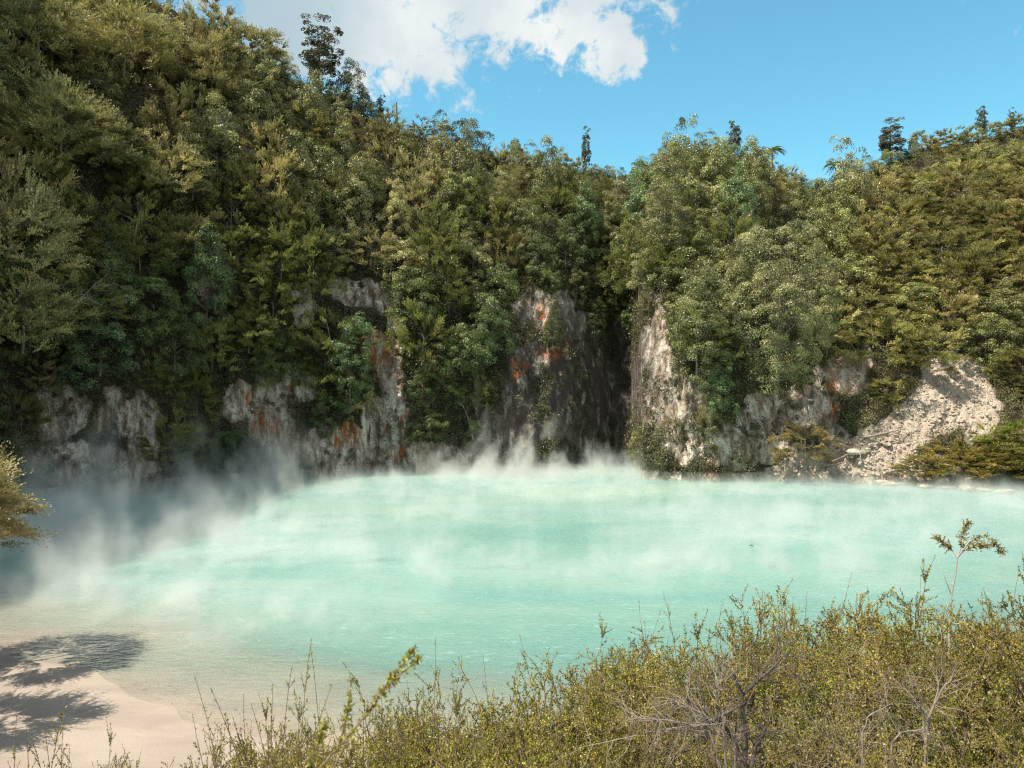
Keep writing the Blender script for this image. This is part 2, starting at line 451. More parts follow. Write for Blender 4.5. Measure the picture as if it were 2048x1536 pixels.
# bare rock, seen from the lake side: (x, y, rx, ry, tilt)
ROCK = [(425, 545, 36, 55, 0), (600, 610, 26, 50, 20), (700, 580, 70, 24, -5), (770, 590, 50, 26, 10), (793, 650, 22, 75, 0), (775, 740, 26, 80, 12),
        (745, 690, 22, 45, 0), (545, 850, 52, 105, 8), (590, 770, 30, 40, 0), (280, 880, 46, 100, 0), (115, 830, 55, 55, 0), (215, 820, 30, 50, 0), (160, 930, 90, 45, 0), (470, 800, 40, 40, 0),
        (700, 900, 60, 50, 0), (770, 850, 45, 60, 0), (640, 900, 30, 50, 0), (850, 915, 110, 32, 0), (960, 590, 22, 30, 0), (1080, 625, 42, 40, 0), (1125, 640, 30, 60, 0),
        (1075, 780, 70, 100, 0), (1180, 790, 90, 105, 0), (1040, 850, 60, 60, 0), (1240, 760, 36, 120, 0), (1315, 760, 42, 120, 0), (1310, 640, 25, 60, 0), (1370, 830, 60, 70, 0), (1400, 880, 90, 50, 0),
        (1530, 825, 60, 42, 0), (1625, 815, 55, 48, 0), (1700, 750, 45, 42, 0), (1730, 730, 16, 50, 0), (1640, 740, 16, 30, 0), (1500, 900, 110, 34, 0), (1640, 880, 60, 40, 0),
        (475, 275, 22, 75, 32), (430, 240, 16, 30, 20), (238, 240, 10, 30, 0), (950, 800, 10, 60, 0), (870, 600, 12, 26, 0), (1150, 650, 60, 30, 0), (1065, 620, 46, 40, 0)]
SCREE = [(1905, 760, 66, 62, 0), (1875, 815, 85, 55, 30), (1800, 868, 115, 55, 32), (1700, 915, 130, 36, 12), (1640, 940, 110, 22, 5), (1955, 830, 45, 60, -10), (1820, 935, 130, 20, 0), (1960, 968, 130, 10, 2)]
STAIN = [(482, 790, 20, 18), (525, 833, 26, 30), (735, 720, 20, 60), (700, 870, 26, 26), (760, 695, 26, 45), (745, 670, 18, 26), (663, 640, 10, 35), (955, 585, 12, 22), (1085, 632, 15, 18), (1100, 700, 30, 13), (585, 770, 12, 12), (460, 720, 22, 40),
         (820, 875, 16, 14), (690, 880, 20, 22), (790, 860, 14, 30), (1670, 800, 14, 40), (980, 600, 8, 30), (500, 700, 26, 26), (1040, 730, 16, 12), (790, 900, 14, 20), (560, 860, 14, 20), (470, 860, 20, 20)]


def ell(X, Y, lst, edge=0.35):
    m = np.zeros_like(X)
    for e in lst:
        x, y, rx, ry = e[:4]; a = math.radians(-e[4]) if len(e) > 4 else 0
        dx, dy = X - x, Y - y
        u = (dx * math.cos(a) + dy * math.sin(a)) / rx; v = (-dx * math.sin(a) + dy * math.cos(a)) / ry
        m = np.maximum(m, 1 - ss(np.sqrt(u * u + v * v), 1 - edge, 1 + edge))
    return m


def masks(P):
    X, Y = proj(P)
    front = (P[..., 1] > 20)
    wx = np.where(X < 900, 40, 26) * fbm(P[..., 0] / 2.6, P[..., 2] / 3.4, P[..., 1] / 2.6, oct=4, seed=51, gain=.6); wy = 26 * fbm(P[..., 0] / 2.6, P[..., 2] / 3.4, P[..., 1] / 2.6, oct=4, seed=61, gain=.6)
    rock = ell(X + wx, Y + wy, ROCK) * front
    scree = ell(X + wx, Y + wy, SCREE, .25) * front
    stain = ell(X + 1.3 * wx, Y + 1.3 * wy, STAIN, .7) * front
    low = 1 - ss(P[..., 2], 0.3, 1.6)
    recess_shade = ell(X, Y, [(1120, 800, 165, 175), (1235, 740, 75, 220)], .5) * front  # dark rock of the recess, its shade painted into the colour
    rock = np.maximum(np.maximum(rock, scree), low * 0.9)
    return rock, scree, stain, recess_shade


def build_walls():
    th_in = np.arange(-36, 36.01, 0.085)
    ths = np.concatenate([np.arange(-108, -36, 0.8), th_in, np.arange(36.6, 109, 0.9)])
    ts = np.concatenate([[-0.05, -0.02], np.linspace(0, 1, 330), [1.01, 1.03, 1.06, 1.1, 1.2, 1.4, 1.9, 2.9]])
    TH, TT = np.meshgrid(ths, ts)
    P = wall(TH, TT)
    rock, scree, stain, recess_shade = masks(P)
    # rubble roughness on the slide
    P[..., 2] += scree * (0.35 * fbm(P[..., 0] / 0.9, P[..., 1] / 0.9, P[..., 2] / .9, oct=4, seed=71, gain=.65))
    nr, nc = TH.shape
    i = np.arange(nr - 1)[:, None] * nc; j = np.arange(nc - 1)[None, :]
    f = np.stack([i + j, i + j + 1, i + nc + j + 1, i + nc + j], -1).reshape(-1, 4)
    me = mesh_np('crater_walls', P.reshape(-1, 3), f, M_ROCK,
                 {'rock': rock.ravel(), 'scree': scree.ravel(), 'stain': stain.ravel(), 'recess_shade': recess_shade.ravel()}, smooth=True)
    o = link('crater_walls', me)
    tag(o, 'steep crater walls of pale and rust stained rock around the lake', kind='structure')
build_walls()

# ------------------------------------------------------------------ near bank, silt shore, lake bed
shx = np.array([-60, -40, -23, -15, -9, -5, 3, 20, 40, 62]); shy = np.array([34, 33.0, 31.0, 27.2, 22.8, 21.0, 20.2, 25, 35, 50])


def ground_z(x, y):
    x = np.asarray(x, float); y = np.asarray(y, float)
    ys = np.interp(x, shx, shy)
    inland = ys - y
    sw = np.maximum(-inland, 0)
    sand = np.where(inland > 0, 0.024 * inland, -(0.009 * np.minimum(sw, 6) + 0.045 * np.maximum(sw - 6, 0)))
    sand = np.maximum(sand, -2.5)
    k = 0.31 - 0.06 * ss(x, -0.5, 2.5)
    toe = 18.5 + 1.5 * ss(x, 0, 6)
    near = 8.3 - k * np.maximum(y, 0)
    z7 = 8.3 - k * 7
    far = z7 - (y - 7) * (z7 - 0.1) / (toe - 7)
    bank = np.where(y < 7, near, far)
    left = 0.35 * (-x - 22.5 - 0.0 * y) - 0.5 * np.maximum(y - 31, 0); left = np.where(x < -15, left, -9)
    right = 0.5 * (x - 40) - 0.35 * np.maximum(y - 25, 0)
    z = np.maximum(np.maximum(sand, bank), np.maximum(left, right))
    rough = 0.12 * fbm(x / 1.3, y / 1.3, oct=3, seed=5) * ss(z, 0.6, 2) + 0.012 * fbm(x / 3.0, y / 2.0, oct=3, seed=9)
    return z + rough


def build_ground():
    xs = np.concatenate([np.arange(-75, -26, 1.5), np.arange(-26, 30, 0.25), np.arange(30, 90, 1.5)])
    ys = np.concatenate([np.arange(-40, -2, 1.5), np.arange(-2, 44, 0.25), np.arange(44, 112, 2.0)])
    X, Y = np.meshgrid(xs, ys)
    Z = ground_z(X, Y)
    nr, nc = X.shape
    i = np.arange(nr - 1)[:, None] * nc; j = np.arange(nc - 1)[None, :]
    f = np.stack([i + j, i + j + 1, i + nc + j + 1, i + nc + j], -1).reshape(-1, 4)
    me = mesh_np('shore_ground', np.stack([X, Y, Z], -1).reshape(-1, 3), f, M_GROUND, smooth=True)
    tag(link('shore_ground', me), 'pale pinkish silt shore and soil bank at the near edge of the lake', kind='structure')
    # far ground to the horizon, outside the crater
    n = 64
    a = np.linspace(0, 2 * math.pi, n, endpoint=False)
    v = [np.stack([r * np.sin(a), r * np.cos(a), np.full(n, z)], -1) for r, z in ((105, -3.0), (1500, -3.0))]
    f = np.array([[k, (k + 1) % n, n + (k + 1) % n, n + k] for k in range(n)])
    tag(link('outer_ground', mesh_np('outer_ground', np.concatenate(v), f, M_GROUND)), 'land beyond the crater', kind='structure')
    # water sheet
    xs = np.concatenate([np.arange(-75, -26, 1.5), np.arange(-26, 16, 0.4), np.arange(16, 95, 1.5)])
    ys = np.concatenate([np.arange(14, 44, 0.4), np.arange(44, 106, 1.5)])
    X, Y = np.meshgrid(xs, ys)
    dep = np.maximum(-ground_z(X, Y), -0.1)
    nr, nc = X.shape
    i = np.arange(nr - 1)[:, None] * nc; j = np.arange(nc - 1)[None, :]
    f = np.stack([i + j, i + j + 1, i + nc + j + 1, i + nc + j], -1).reshape(-1, 4)
    me = mesh_np('lake_water', np.stack([X, Y, 0 * X], -1).reshape(-1, 3), f, M_WATER, {'depth': dep.ravel()}, smooth=True)
    tag(link('lake_water', me), 'milky turquoise crater lake water with fine ripples', kind='structure')
build_ground()

# ------------------------------------------------------------------ foliage meshes
RNG = np.random.default_rng(7)


def rdir(rng, n):
    return norm(rng.normal(size=(n, 3)))


def crown_broad(seed, R, H, ncl, npl, leaf, ragged=0.22, zbase=0.0, crs=(.17, .33), rlo=.62):
    """cauliflower crown: domed clumps of leaves on an uneven envelope. returns Acc"""
    rng = np.random.default_rng(seed)
    A = Acc()
    d = rdir(rng, ncl * 3); d = d[d[:, 2] > -0.8][:ncl]
    env = 1 + ragged * (fbm(d[:, 0] * 1.6 + seed, d[:, 1] * 1.6, d[:, 2] * 1.6, oct=2, seed=seed) * 1.8)
    rr = (rlo + (1 - rlo) * rng.random(len(d))**0.6) * env
    c = d * rr[:, None] * np.array([R, R, H * 0.5]) + np.array([0, 0, zbase + H * 0.5])
    for k in range(len(d)):
        cr = R * rng.uniform(*crs)
        n = int(npl * rng.uniform(0.7, 1.3))
        q = rdir(rng, n)
        out = norm(d[k] * 0.8 + np.array([0, 0, 0.7]))
        q = norm(q + out * 0.75)
        pos = c[k] + q * cr * np.array([1, 1, 0.72]) * (0.72 + 0.28 * rng.random((n, 1)))
        nrm = norm(q + 0.55 * rdir(rng, n)); dr = norm(np.cross(nrm, rdir(rng, n)) + q * 0.35 - np.array([0, 0, 0.15]))
        v, f = leaf_quads(pos, dr, nrm, leaf * rng.uniform(.7, 1.3, n), leaf * .55 * rng.uniform(.8, 1.2, n))
        tone = np.clip(0.42 + 0.22 * rng.normal() + 0.16 * rng.normal(size=n), 0, 1)
        A.add(v, f, np.repeat(tone, 4))
    return A


def crown_feather(seed, R, H, nsp, ntw, nlf, leaf, up=0.35, zbase=0.0, ragged=.3, tiltup=0.5):
    """layered sprays of fine narrow leaves"""
    rng = np.random.default_rng(seed)
    A = Acc()
    d = rdir(rng, nsp * 3); d = d[d[:, 2] > -0.75][:nsp]
    env = 1 + ragged * fbm(d[:, 0] * 1.7 + seed, d[:, 1] * 1.7, d[:, 2] * 1.7, oct=2, seed=seed) * 1.8
    rr = (0.45 + 0.5 * rng.random(len(d))**0.6) * env
    c = d * rr[:, None] * np.array([R, R, H * 0.5]) + np.array([0, 0, zbase + H * 0.5])
    for k in range(len(d)):
        out = norm(np.array([d[k][0], d[k][1], max(d[k][2], 0) * tiltup + up + 0.2 * rng.normal()]))
        side = norm(np.cross(out, [0, 0, 1.0]) + 0.25 * rng.normal(size=3)); nn = np.cross(side, out); nn = nn if nn[2] > 0 else -nn
        SL = R * rng.uniform(0.35, 0.62)
        tw = rng.uniform(-1, 1, ntw)
        base_t = rng.uniform(0, .35, ntw)
        tdir = norm(out[None] + side[None] * tw[:, None] * 0.85 + nn[None] * rng.normal(0, .14, (ntw, 1)))
        tl = SL * (1 - 0.3 * np.abs(tw)) * rng.uniform(.7, 1.1, ntw)
        u = rng.random((ntw, nlf))
        pos = c[k] + out * (base_t * SL * .3)[:, None, None] + tdir[:, None, :] * (u * tl[:, None])[..., None]
        pos = pos - np.array([0, 0, 1.0]) * (0.10 * SL * u**2)[..., None]
        pos = pos.reshape(-1, 3); n = len(pos)
        ld = norm(np.repeat(tdir, nlf, 0) * 0.75 + nn * 0.25 + 0.55 * rdir(rng, n))
        ln = norm(nn + 0.7 * rdir(rng, n))
        v, f = leaf_quads(pos, ld, ln, leaf * rng.uniform(.7, 1.3, n), leaf * .30 * rng.uniform(.8, 1.3, n))
        tone = np.clip(0.42 + 0.18 * rng.normal() + 0.22 * (u.ravel() - .4) + 0.14 * rng.normal(size=n), 0, 1)
        A.add(v, f, np.repeat(tone, 4))
    return A


def trunk_acc(seed, H, r0, nlimb=6, spread=1.2, lean=(0, 0)):
    rng = np.random.default_rng(seed)
    A = Acc()
    n = 7
    z = np.linspace(-0.5, H * 0.75, n)
    wob = np.cumsum(rng.normal(0, .05 * H / 5, (n, 2)), 0)
    p = np.column_stack([wob[:, 0] + lean[0] * z / H, wob[:, 1] + lean[1] * z / H, z])
    A.add(*tube(p, np.linspace(r0, r0 * .3, n), 6))
    for k in range(nlimb):
        i = rng.integers(2, n - 1); a = rng.uniform(0, 2 * math.pi)
        L = spread * rng.uniform(.6, 1)
        e = p[i] + np.array([math.cos(a) * L, math.sin(a) * L, L * rng.uniform(.4, 1.0)])
        m = (p[i] + e) / 2 + rng.normal(0, .12 * L, 3)
        A.add(*tube(np.array([p[i], m, e]), [r0 * .4, r0 * .28, r0 * .1], 4))
    return A


PROTO = {}
def proto(kind, idx, crown, trunk, leafm, barkm):
    c = crown.mesh(kind + ' crown', leafm); t = trunk.mesh(kind + ' trunk', barkm, True)
    PROTO.setdefault(kind, []).append((c, t))

for i in range(6):
    proto('broadleaf_tree', i, crown_broad(100 + i, 2.0 + .12 * (i % 4), 4.6 + 0.7 * (i % 3), 96, 135, 0.13, zbase=-1.5, crs=(.13, .32), rlo=.62, ragged=.42), trunk_acc(100 + i, 2.0, .09), M_BROAD, M_BARK)
for i in range(6):
    proto('feathery_tree', i, crown_feather(200 + i, 2.3, 4.6 + .5 * (i % 3), 84, 18, 14, 0.16, zbase=-1.6, ragged=.5), trunk_acc(200 + i, 1.9, .08, 7, 1.0), M_FEATH, M_BARK)
for i in range(4):
    proto('large_feathery_tree', i, crown_feather(250 + i, 4.4, 7.0, 170, 17, 15, 0.20, zbase=-1.0, up=.5, ragged=.4), trunk_acc(250 + i, 6.0, .15, 9, 2.2), M_FEATH, M_BARK)
for i in range(3):      # tall columns of hanging broad foliage that cling to the cliff
    proto('columnar_tree', i, crown_broad(300 + i, 1.9, 9.8, 170, 130, 0.13, ragged=.35, zbase=-0.8, crs=(.20, .36), rlo=.75), trunk_acc(300 + i, 6, .14), M_BROAD, M_BARK)
proto('giant_tree', 0, crown_broad(401, 4.7, 19.0, 430, 170, 0.15, ragged=.3, zbase=-3.5, crs=(.11, .21), rlo=.85), trunk_acc(401, 11, .35, 14, 3), M_BROAD, M_BARK)
for i in range(2):
    proto('conifer', i, crown_broad(500 + i, 1.35, 8.8, 105, 110, 0.16, ragged=.5, zbase=0.4, crs=(.2, .36), rlo=.3), trunk_acc(500 + i, 8, .16, 8, .8), M_DARK, M_DARKBARK)


def place(kind, idx, loc, scale, rz, color, label, cat='tree', group=None, tilt=(0, 0), sz=1.0, name=None):
    c, t = PROTO[kind][idx % len(PROTO[kind])]
    r = thing(name or kind, label, cat, loc, rz, group)
    r.rotation_euler = (tilt[0], tilt[1], rz)
    r.scale = (scale, scale, scale * sz)
    co = link('crown', c, r); co.color = (*color, 1)
    link('trunk', t, r)
    return r

# sample the wall once for placing things where the photograph shows them
_th = np.arange(-36, 36, 0.2); _t = np.linspace(0.0, 1.0, 161)
_TH, _TT = np.meshgrid(_th, _t)
_WP = wall(_TH, _TT); _WX, _WY = proj(_WP)
def wall_at(x, y):
    q = (_WX - x)**2 + (_WY - y)**2
    k = np.unravel_index(np.argmin(q), q.shape)
    return _WP[k], _TT[k]


def outward(theta_deg):
    a = math.radians(theta_deg)
    return np.array([-math.sin(a), -math.cos(a), 0])


TREES = []     # (x px, y px, root) for the label pass
def wall_tree(kind, x, y, scale, color, label=None, group=None, push=0.8, dz=0.0, sz=1.0, name=None, cat='tree', idx=None, rz=None):
    P, t = wall_at(x, y)
    a = math.degrees(math.atan2(P[0], P[1]))
    loc = P + outward(a) * push * scale + np.array([0, 0, dz])
    r = place(kind, int(RNG.integers(0, 9)) if idx is None else idx, tuple(loc), scale, RNG.uniform(0, 6.28) if rz is None else rz, color, label, cat, group, sz=sz, name=name)
    # lean a little out of the slope
    lean = 0.16
    o = outward(a)
    r.rotation_euler = (-o[1] * lean, o[0] * lean, 0)
    return r

# --- single trees that the photograph shows apart
HERO_OCC = []
def hero(kind, x, y, top, scale, color, label, **kw):
    HERO_OCC.append((x, y, scale))
    return wall_tree(kind, x, y, scale, color, label, **kw)

G1 = 'dark trees standing above the ridge'
def crest_tree(kind, x, ytop, base_y, idx, color, label, hs=1.0, name=None, group=None):
    """tree on the ridge with its foot at the ridge ground and its top at row ytop"""
    u = (x - 1024) / FPX
    a = math.degrees(math.atan(u))
    P = wall(np.array([a]), np.array([0.985]))[0]
    ztop = EYE - (ytop - 768) / FPX * P[1]
    H = ztop - P[2]
    ph = {'conifer': 9.5, 'broadleaf_tree': 4.0, 'tree_fern': 4.6}[kind]
    s = H / ph
    return place(kind, idx, tuple(P), s * hs, RNG.uniform(0, 6.28), color, label, 'tree', group, sz=1 / hs, name=name)

crest_tree('conifer', 642, 28, 150, 0, (1.0, 1.0, .9), 'tall dark ragged conifer standing against the cloud on the left ridge', hs=1.45)
crest_tree('broadleaf_tree', 703, 132, 190, 1, (.75, .7, .6), 'round dark tree top on the ridge just right of the tallest conifer', hs=.8)
crest_tree('conifer', 762, 182, 215, 1, (.55, .55, .5), 'small pointed dark conifer beside the bare pole on the ridge', hs=.8)
crest_tree('broadleaf_tree', 884, 236, 260, 2, (.45, .5, .4), 'small dark upright tree left of the rounded bush on the ridge', hs=.6)
crest_tree('broadleaf_tree', 932, 232, 262, 3, (.5, .55, .42), 'rounded dark bushy tree against blue sky where the left ridge drops', hs=1.0)
crest_tree('conifer', 1172, 252, 300, 0, (.8, .85, .75), 'slender dark tree above the low middle of the ridge', hs=.72)
crest_tree('conifer', 1468, 231, 290, 1, (1.0, 1.0, .9), 'narrow dark column tree above the middle green knoll', hs=.85)
crest_tree('conifer', 1782, 236, 285, 0, (1.4, 1.4, 1.4), 'wide greyish dark tree where the right ridge begins to climb', hs=1.9)
crest_tree('conifer', 1965, 202, 240, 1, (1.1, 1.1, 1.0), 'small dark upright tree high on the right ridge near the corner', hs=.8)
crest_tree('conifer', 2025, 214, 235, 0, (1.1, 1.1, 1.0), 'tiny dark treetop farthest right on the ridge', hs=.7)
crest_tree('broadleaf_tree', 1836, 256, 275, 4, (.8, .85, .7), 'small bush top on the ridge right of the wide greyish tree', hs=.6)


def fern_meshes(seed, n=17, L=2.1, hub=4.0):
    rng = np.random.default_rng(seed)
    A = Acc(); B = Acc()
    B.add(*tube(np.array([[0, 0, -.4], [.05, 0, 1.5], [0, .05, hub]]), [.13, .10, .09], 6))
    for k in range(n):
        a = k / n * 2 * math.pi + rng.normal(0, .12); el = rng.uniform(.25, .8)
        u = np.linspace(0, 1, 12)
        rad = L * (u * math.cos(el * .5)); zz = hub + L * (0.62 * el * u * 1.6 - 0.85 * u**2)
        p = np.column_stack([rad * math.cos(a), rad * math.sin(a), zz])
        A.add(*tube(p, np.linspace(.03, .006, 12), 3), 0.3)
        t = norm(np.gradient(p, axis=0)); sd = norm(np.cross(t, [0, 0, 1.0]))
        uu = rng.random(120) ; ii = np.clip((uu * 11).astype(int), 0, 10); fr = (uu * 11 - ii)[:, None]
        pp = p[ii] * (1 - fr) + p[ii + 1] * fr
        sg = np.where(rng.random(120) < .5, -1, 1)[:, None]
        ll = 0.42 * np.sin(np.clip(uu, .05, 1) * math.pi)**.6 * 1.0
        v, f = leaf_quads(pp, sd[ii] * sg + t[ii] * .35 - np.array([0, 0, .18]), np.tile([0, 0, 1.0], (120, 1)) + .2 * rdir(rng, 120), ll, 0.085)
        A.add(v, f, np.repeat(np.clip(.45 + .2 * rng.normal(size=120), 0, 1), 4))
    return A, B
for i in range(2):
    a_, b_ = fern_meshes(600 + i)
    PROTO.setdefault('tree_fern', []).append((a_.mesh('tree fern crown', M_FERN), b_.mesh('tree fern trunk', M_DARKBARK, True)))
GF = 'tree ferns on the crater rim'
crest_tree('tree_fern', 1672, 322, 340, 0, (.75, .8, .7), 'dark tree fern spread against the sky in the dip of the ridge', group=GF)
crest_tree('tree_fern', 1545, 292, 330, 1, (1.25, 1.15, .8), 'yellow green tree fern right of the middle knoll on the ridge', group=GF)
wall_tree('tree_fern', 205, 30, 1.6, (1.5, 1.4, .9), 'bright green tree fern near the top of the left slope', GF, push=1.0)
wall_tree('tree_fern', 470, 925, .75, (.8, 1.1, 1.0), 'dark blue green fern at the foot of the pale rust stained cliff', GF, push=1.2)

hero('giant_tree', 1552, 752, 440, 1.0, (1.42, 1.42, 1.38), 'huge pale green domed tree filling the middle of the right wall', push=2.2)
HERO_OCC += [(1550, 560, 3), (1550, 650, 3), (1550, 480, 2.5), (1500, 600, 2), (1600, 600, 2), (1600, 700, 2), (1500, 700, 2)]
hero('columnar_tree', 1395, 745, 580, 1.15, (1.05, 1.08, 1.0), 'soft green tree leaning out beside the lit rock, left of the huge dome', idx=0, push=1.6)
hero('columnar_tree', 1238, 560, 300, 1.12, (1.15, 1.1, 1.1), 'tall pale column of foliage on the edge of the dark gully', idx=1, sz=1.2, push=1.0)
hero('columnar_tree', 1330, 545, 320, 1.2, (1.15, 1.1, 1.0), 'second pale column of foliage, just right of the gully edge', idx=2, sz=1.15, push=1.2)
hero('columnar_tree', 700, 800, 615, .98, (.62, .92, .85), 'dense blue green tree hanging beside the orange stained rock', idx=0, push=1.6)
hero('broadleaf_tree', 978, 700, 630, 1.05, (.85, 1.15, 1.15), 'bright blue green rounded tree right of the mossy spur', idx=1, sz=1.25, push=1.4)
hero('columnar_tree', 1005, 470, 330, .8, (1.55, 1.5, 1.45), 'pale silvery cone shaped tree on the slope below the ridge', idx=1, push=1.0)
hero('large_feathery_tree', 20, 560, 280, 1.04, (1.9, 1.8, 1.65), 'large tree tinted a sunlit cream, cut by the left edge of the photo', idx=0, push=3.0, sz=1.1)  # tints of these left slope crowns raised for a sunlit cream look
hero('large_feathery_tree', 45, 700, 280, 0.88, (1.6, 1.58, 1.4), 'lower cream and green tree beneath the large cream one at left edge', idx=2, push=3.0, sz=1.1)
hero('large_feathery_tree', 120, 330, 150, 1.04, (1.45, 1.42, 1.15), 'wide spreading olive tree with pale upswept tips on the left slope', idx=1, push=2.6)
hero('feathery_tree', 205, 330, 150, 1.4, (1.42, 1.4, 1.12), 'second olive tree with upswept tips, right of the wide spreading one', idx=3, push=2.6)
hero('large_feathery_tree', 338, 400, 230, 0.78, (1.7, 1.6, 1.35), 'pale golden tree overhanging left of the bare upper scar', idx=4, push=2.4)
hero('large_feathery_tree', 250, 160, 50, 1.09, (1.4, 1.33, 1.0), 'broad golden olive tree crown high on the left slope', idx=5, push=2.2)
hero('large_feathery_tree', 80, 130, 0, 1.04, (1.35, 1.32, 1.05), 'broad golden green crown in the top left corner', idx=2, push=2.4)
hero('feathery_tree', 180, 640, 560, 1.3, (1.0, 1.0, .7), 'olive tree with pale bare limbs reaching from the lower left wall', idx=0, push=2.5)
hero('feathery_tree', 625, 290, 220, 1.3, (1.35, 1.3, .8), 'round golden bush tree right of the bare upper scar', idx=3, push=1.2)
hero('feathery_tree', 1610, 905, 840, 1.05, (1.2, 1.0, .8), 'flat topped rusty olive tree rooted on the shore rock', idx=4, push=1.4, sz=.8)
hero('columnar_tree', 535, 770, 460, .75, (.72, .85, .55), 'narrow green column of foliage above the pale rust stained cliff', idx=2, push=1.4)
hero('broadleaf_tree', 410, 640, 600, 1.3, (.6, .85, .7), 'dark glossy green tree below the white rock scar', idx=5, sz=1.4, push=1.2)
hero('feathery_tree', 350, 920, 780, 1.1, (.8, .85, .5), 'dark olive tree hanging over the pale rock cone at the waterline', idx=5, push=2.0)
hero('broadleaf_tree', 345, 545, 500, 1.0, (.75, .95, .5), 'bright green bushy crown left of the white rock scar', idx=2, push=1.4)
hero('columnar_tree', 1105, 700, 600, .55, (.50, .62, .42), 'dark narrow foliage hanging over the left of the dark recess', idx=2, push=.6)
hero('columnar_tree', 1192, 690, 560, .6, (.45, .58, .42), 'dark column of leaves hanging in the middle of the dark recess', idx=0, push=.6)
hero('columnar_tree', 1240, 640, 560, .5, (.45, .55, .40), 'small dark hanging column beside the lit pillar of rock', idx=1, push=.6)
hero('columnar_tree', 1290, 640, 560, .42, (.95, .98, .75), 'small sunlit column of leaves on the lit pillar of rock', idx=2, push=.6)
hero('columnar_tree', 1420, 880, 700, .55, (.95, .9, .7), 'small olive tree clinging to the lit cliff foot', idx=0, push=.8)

# --- the many other trees of the walls
def scatter_trees():
    rng = np.random.default_rng(21)
    pts = []
    def try_pts(cands, rmin, out, extra=None):
        for (a, t) in cands:
            P = wall(np.array([a]), np.array([t]))[0]
            x, y = proj(P)
            if not (-90 < x < 2140): continue
            if y < -120: continue
            off = np.array([[0, 0, 1.2], [0, 0, 2.6], [0, 0, 3.8], [1.3, 0, 2.0], [-1.3, 0, 2.0]])
            rk = masks(P[None] + off)[0].max()
            if x > 1600 and masks(P[None] + np.array([[2.4, 0, 1.0], [-2.4, 0, 1.0], [1.5, 0, 3.0]]))[1].max() > .3: continue
            rk2 = masks(P[None])[0][0]
            if rk > 0.55 or rk2 > 0.5: continue
            if any((x - hx)**2 + (y - 40 - hy)**2 < (32 * hs)**2 for hx, hy, hs in HERO_OCC): continue
            if t < 0.96 and any(np.sum((P - q[0])**2) < (rmin * (1.25 if x < 420 and y < 500 else 1.0))**2 for q in out): continue
            if t >= 0.96 and any(np.sum((P - q[0])**2) < 2.5**2 for q in out): continue
            out.append((P, a, t, x, y))
    crest = [(a, rng.uniform(.965, 1.0)) for a in np.arange(-20.5, 34.5, 1.15)]
    try_pts(crest, 2.4, pts)
    cands = list(zip(rng.uniform(-34.5, 34.5, 5200), rng.uniform(0.05, 0.965, 5200)))
    try_pts(cands, 3.35, pts)
    counts = {}
    res = []
    for (P, a, t, x, y) in pts:
        if x < 560: pf = .66 if y < 620 else .38
        elif x < 1270: pf = .36
        elif x < 1700: pf = .22 if y < 680 else .5
        else: pf = .80
        kind = 'feathery_tree' if rng.random() < pf else 'broadleaf_tree'
        b = rng.uniform(.78, 1.2)
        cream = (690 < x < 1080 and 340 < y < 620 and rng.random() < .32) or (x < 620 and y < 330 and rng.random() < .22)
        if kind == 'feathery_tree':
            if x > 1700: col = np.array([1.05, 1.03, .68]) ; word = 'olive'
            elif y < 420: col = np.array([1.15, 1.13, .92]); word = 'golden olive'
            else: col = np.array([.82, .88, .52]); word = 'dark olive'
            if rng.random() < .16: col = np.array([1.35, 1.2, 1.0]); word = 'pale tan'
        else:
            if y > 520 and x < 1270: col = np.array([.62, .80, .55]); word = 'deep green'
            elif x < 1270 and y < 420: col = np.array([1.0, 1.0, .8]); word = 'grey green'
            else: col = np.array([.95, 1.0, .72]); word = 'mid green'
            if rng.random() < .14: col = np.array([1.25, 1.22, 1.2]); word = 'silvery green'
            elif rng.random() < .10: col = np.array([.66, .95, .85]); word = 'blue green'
        if cream: col = np.array([1.65, 1.55, 1.45]); word = 'lit cream tinted'  # sunlit highlights put into the crown tint
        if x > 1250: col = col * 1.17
        if x < 560 and y < 560: s = rng.uniform(1.05, 1.5)
        elif t > .95: s = rng.uniform(.55, .82)
        elif t > .85: s = rng.uniform(.75, 1.05)
        elif y > 760: s = rng.uniform(.55, .85)
        else: s = rng.uniform(.9, 1.4)
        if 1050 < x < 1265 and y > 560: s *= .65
        push = .9
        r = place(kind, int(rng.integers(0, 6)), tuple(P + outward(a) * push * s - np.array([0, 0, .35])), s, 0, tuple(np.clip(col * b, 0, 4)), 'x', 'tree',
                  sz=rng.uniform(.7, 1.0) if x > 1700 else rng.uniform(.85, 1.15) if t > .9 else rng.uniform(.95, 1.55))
        o = outward(a); lean = rng.uniform(.02, .3) * (1 - t * .7)
        r.rotation_euler = (-o[1] * lean, o[0] * lean, rng.uniform(0, 6.28) if lean < .08 else rng.uniform(-.4, .4))
        res.append((x, y - 30, t, r, kind, word))
    return res
WT = scatter_trees()


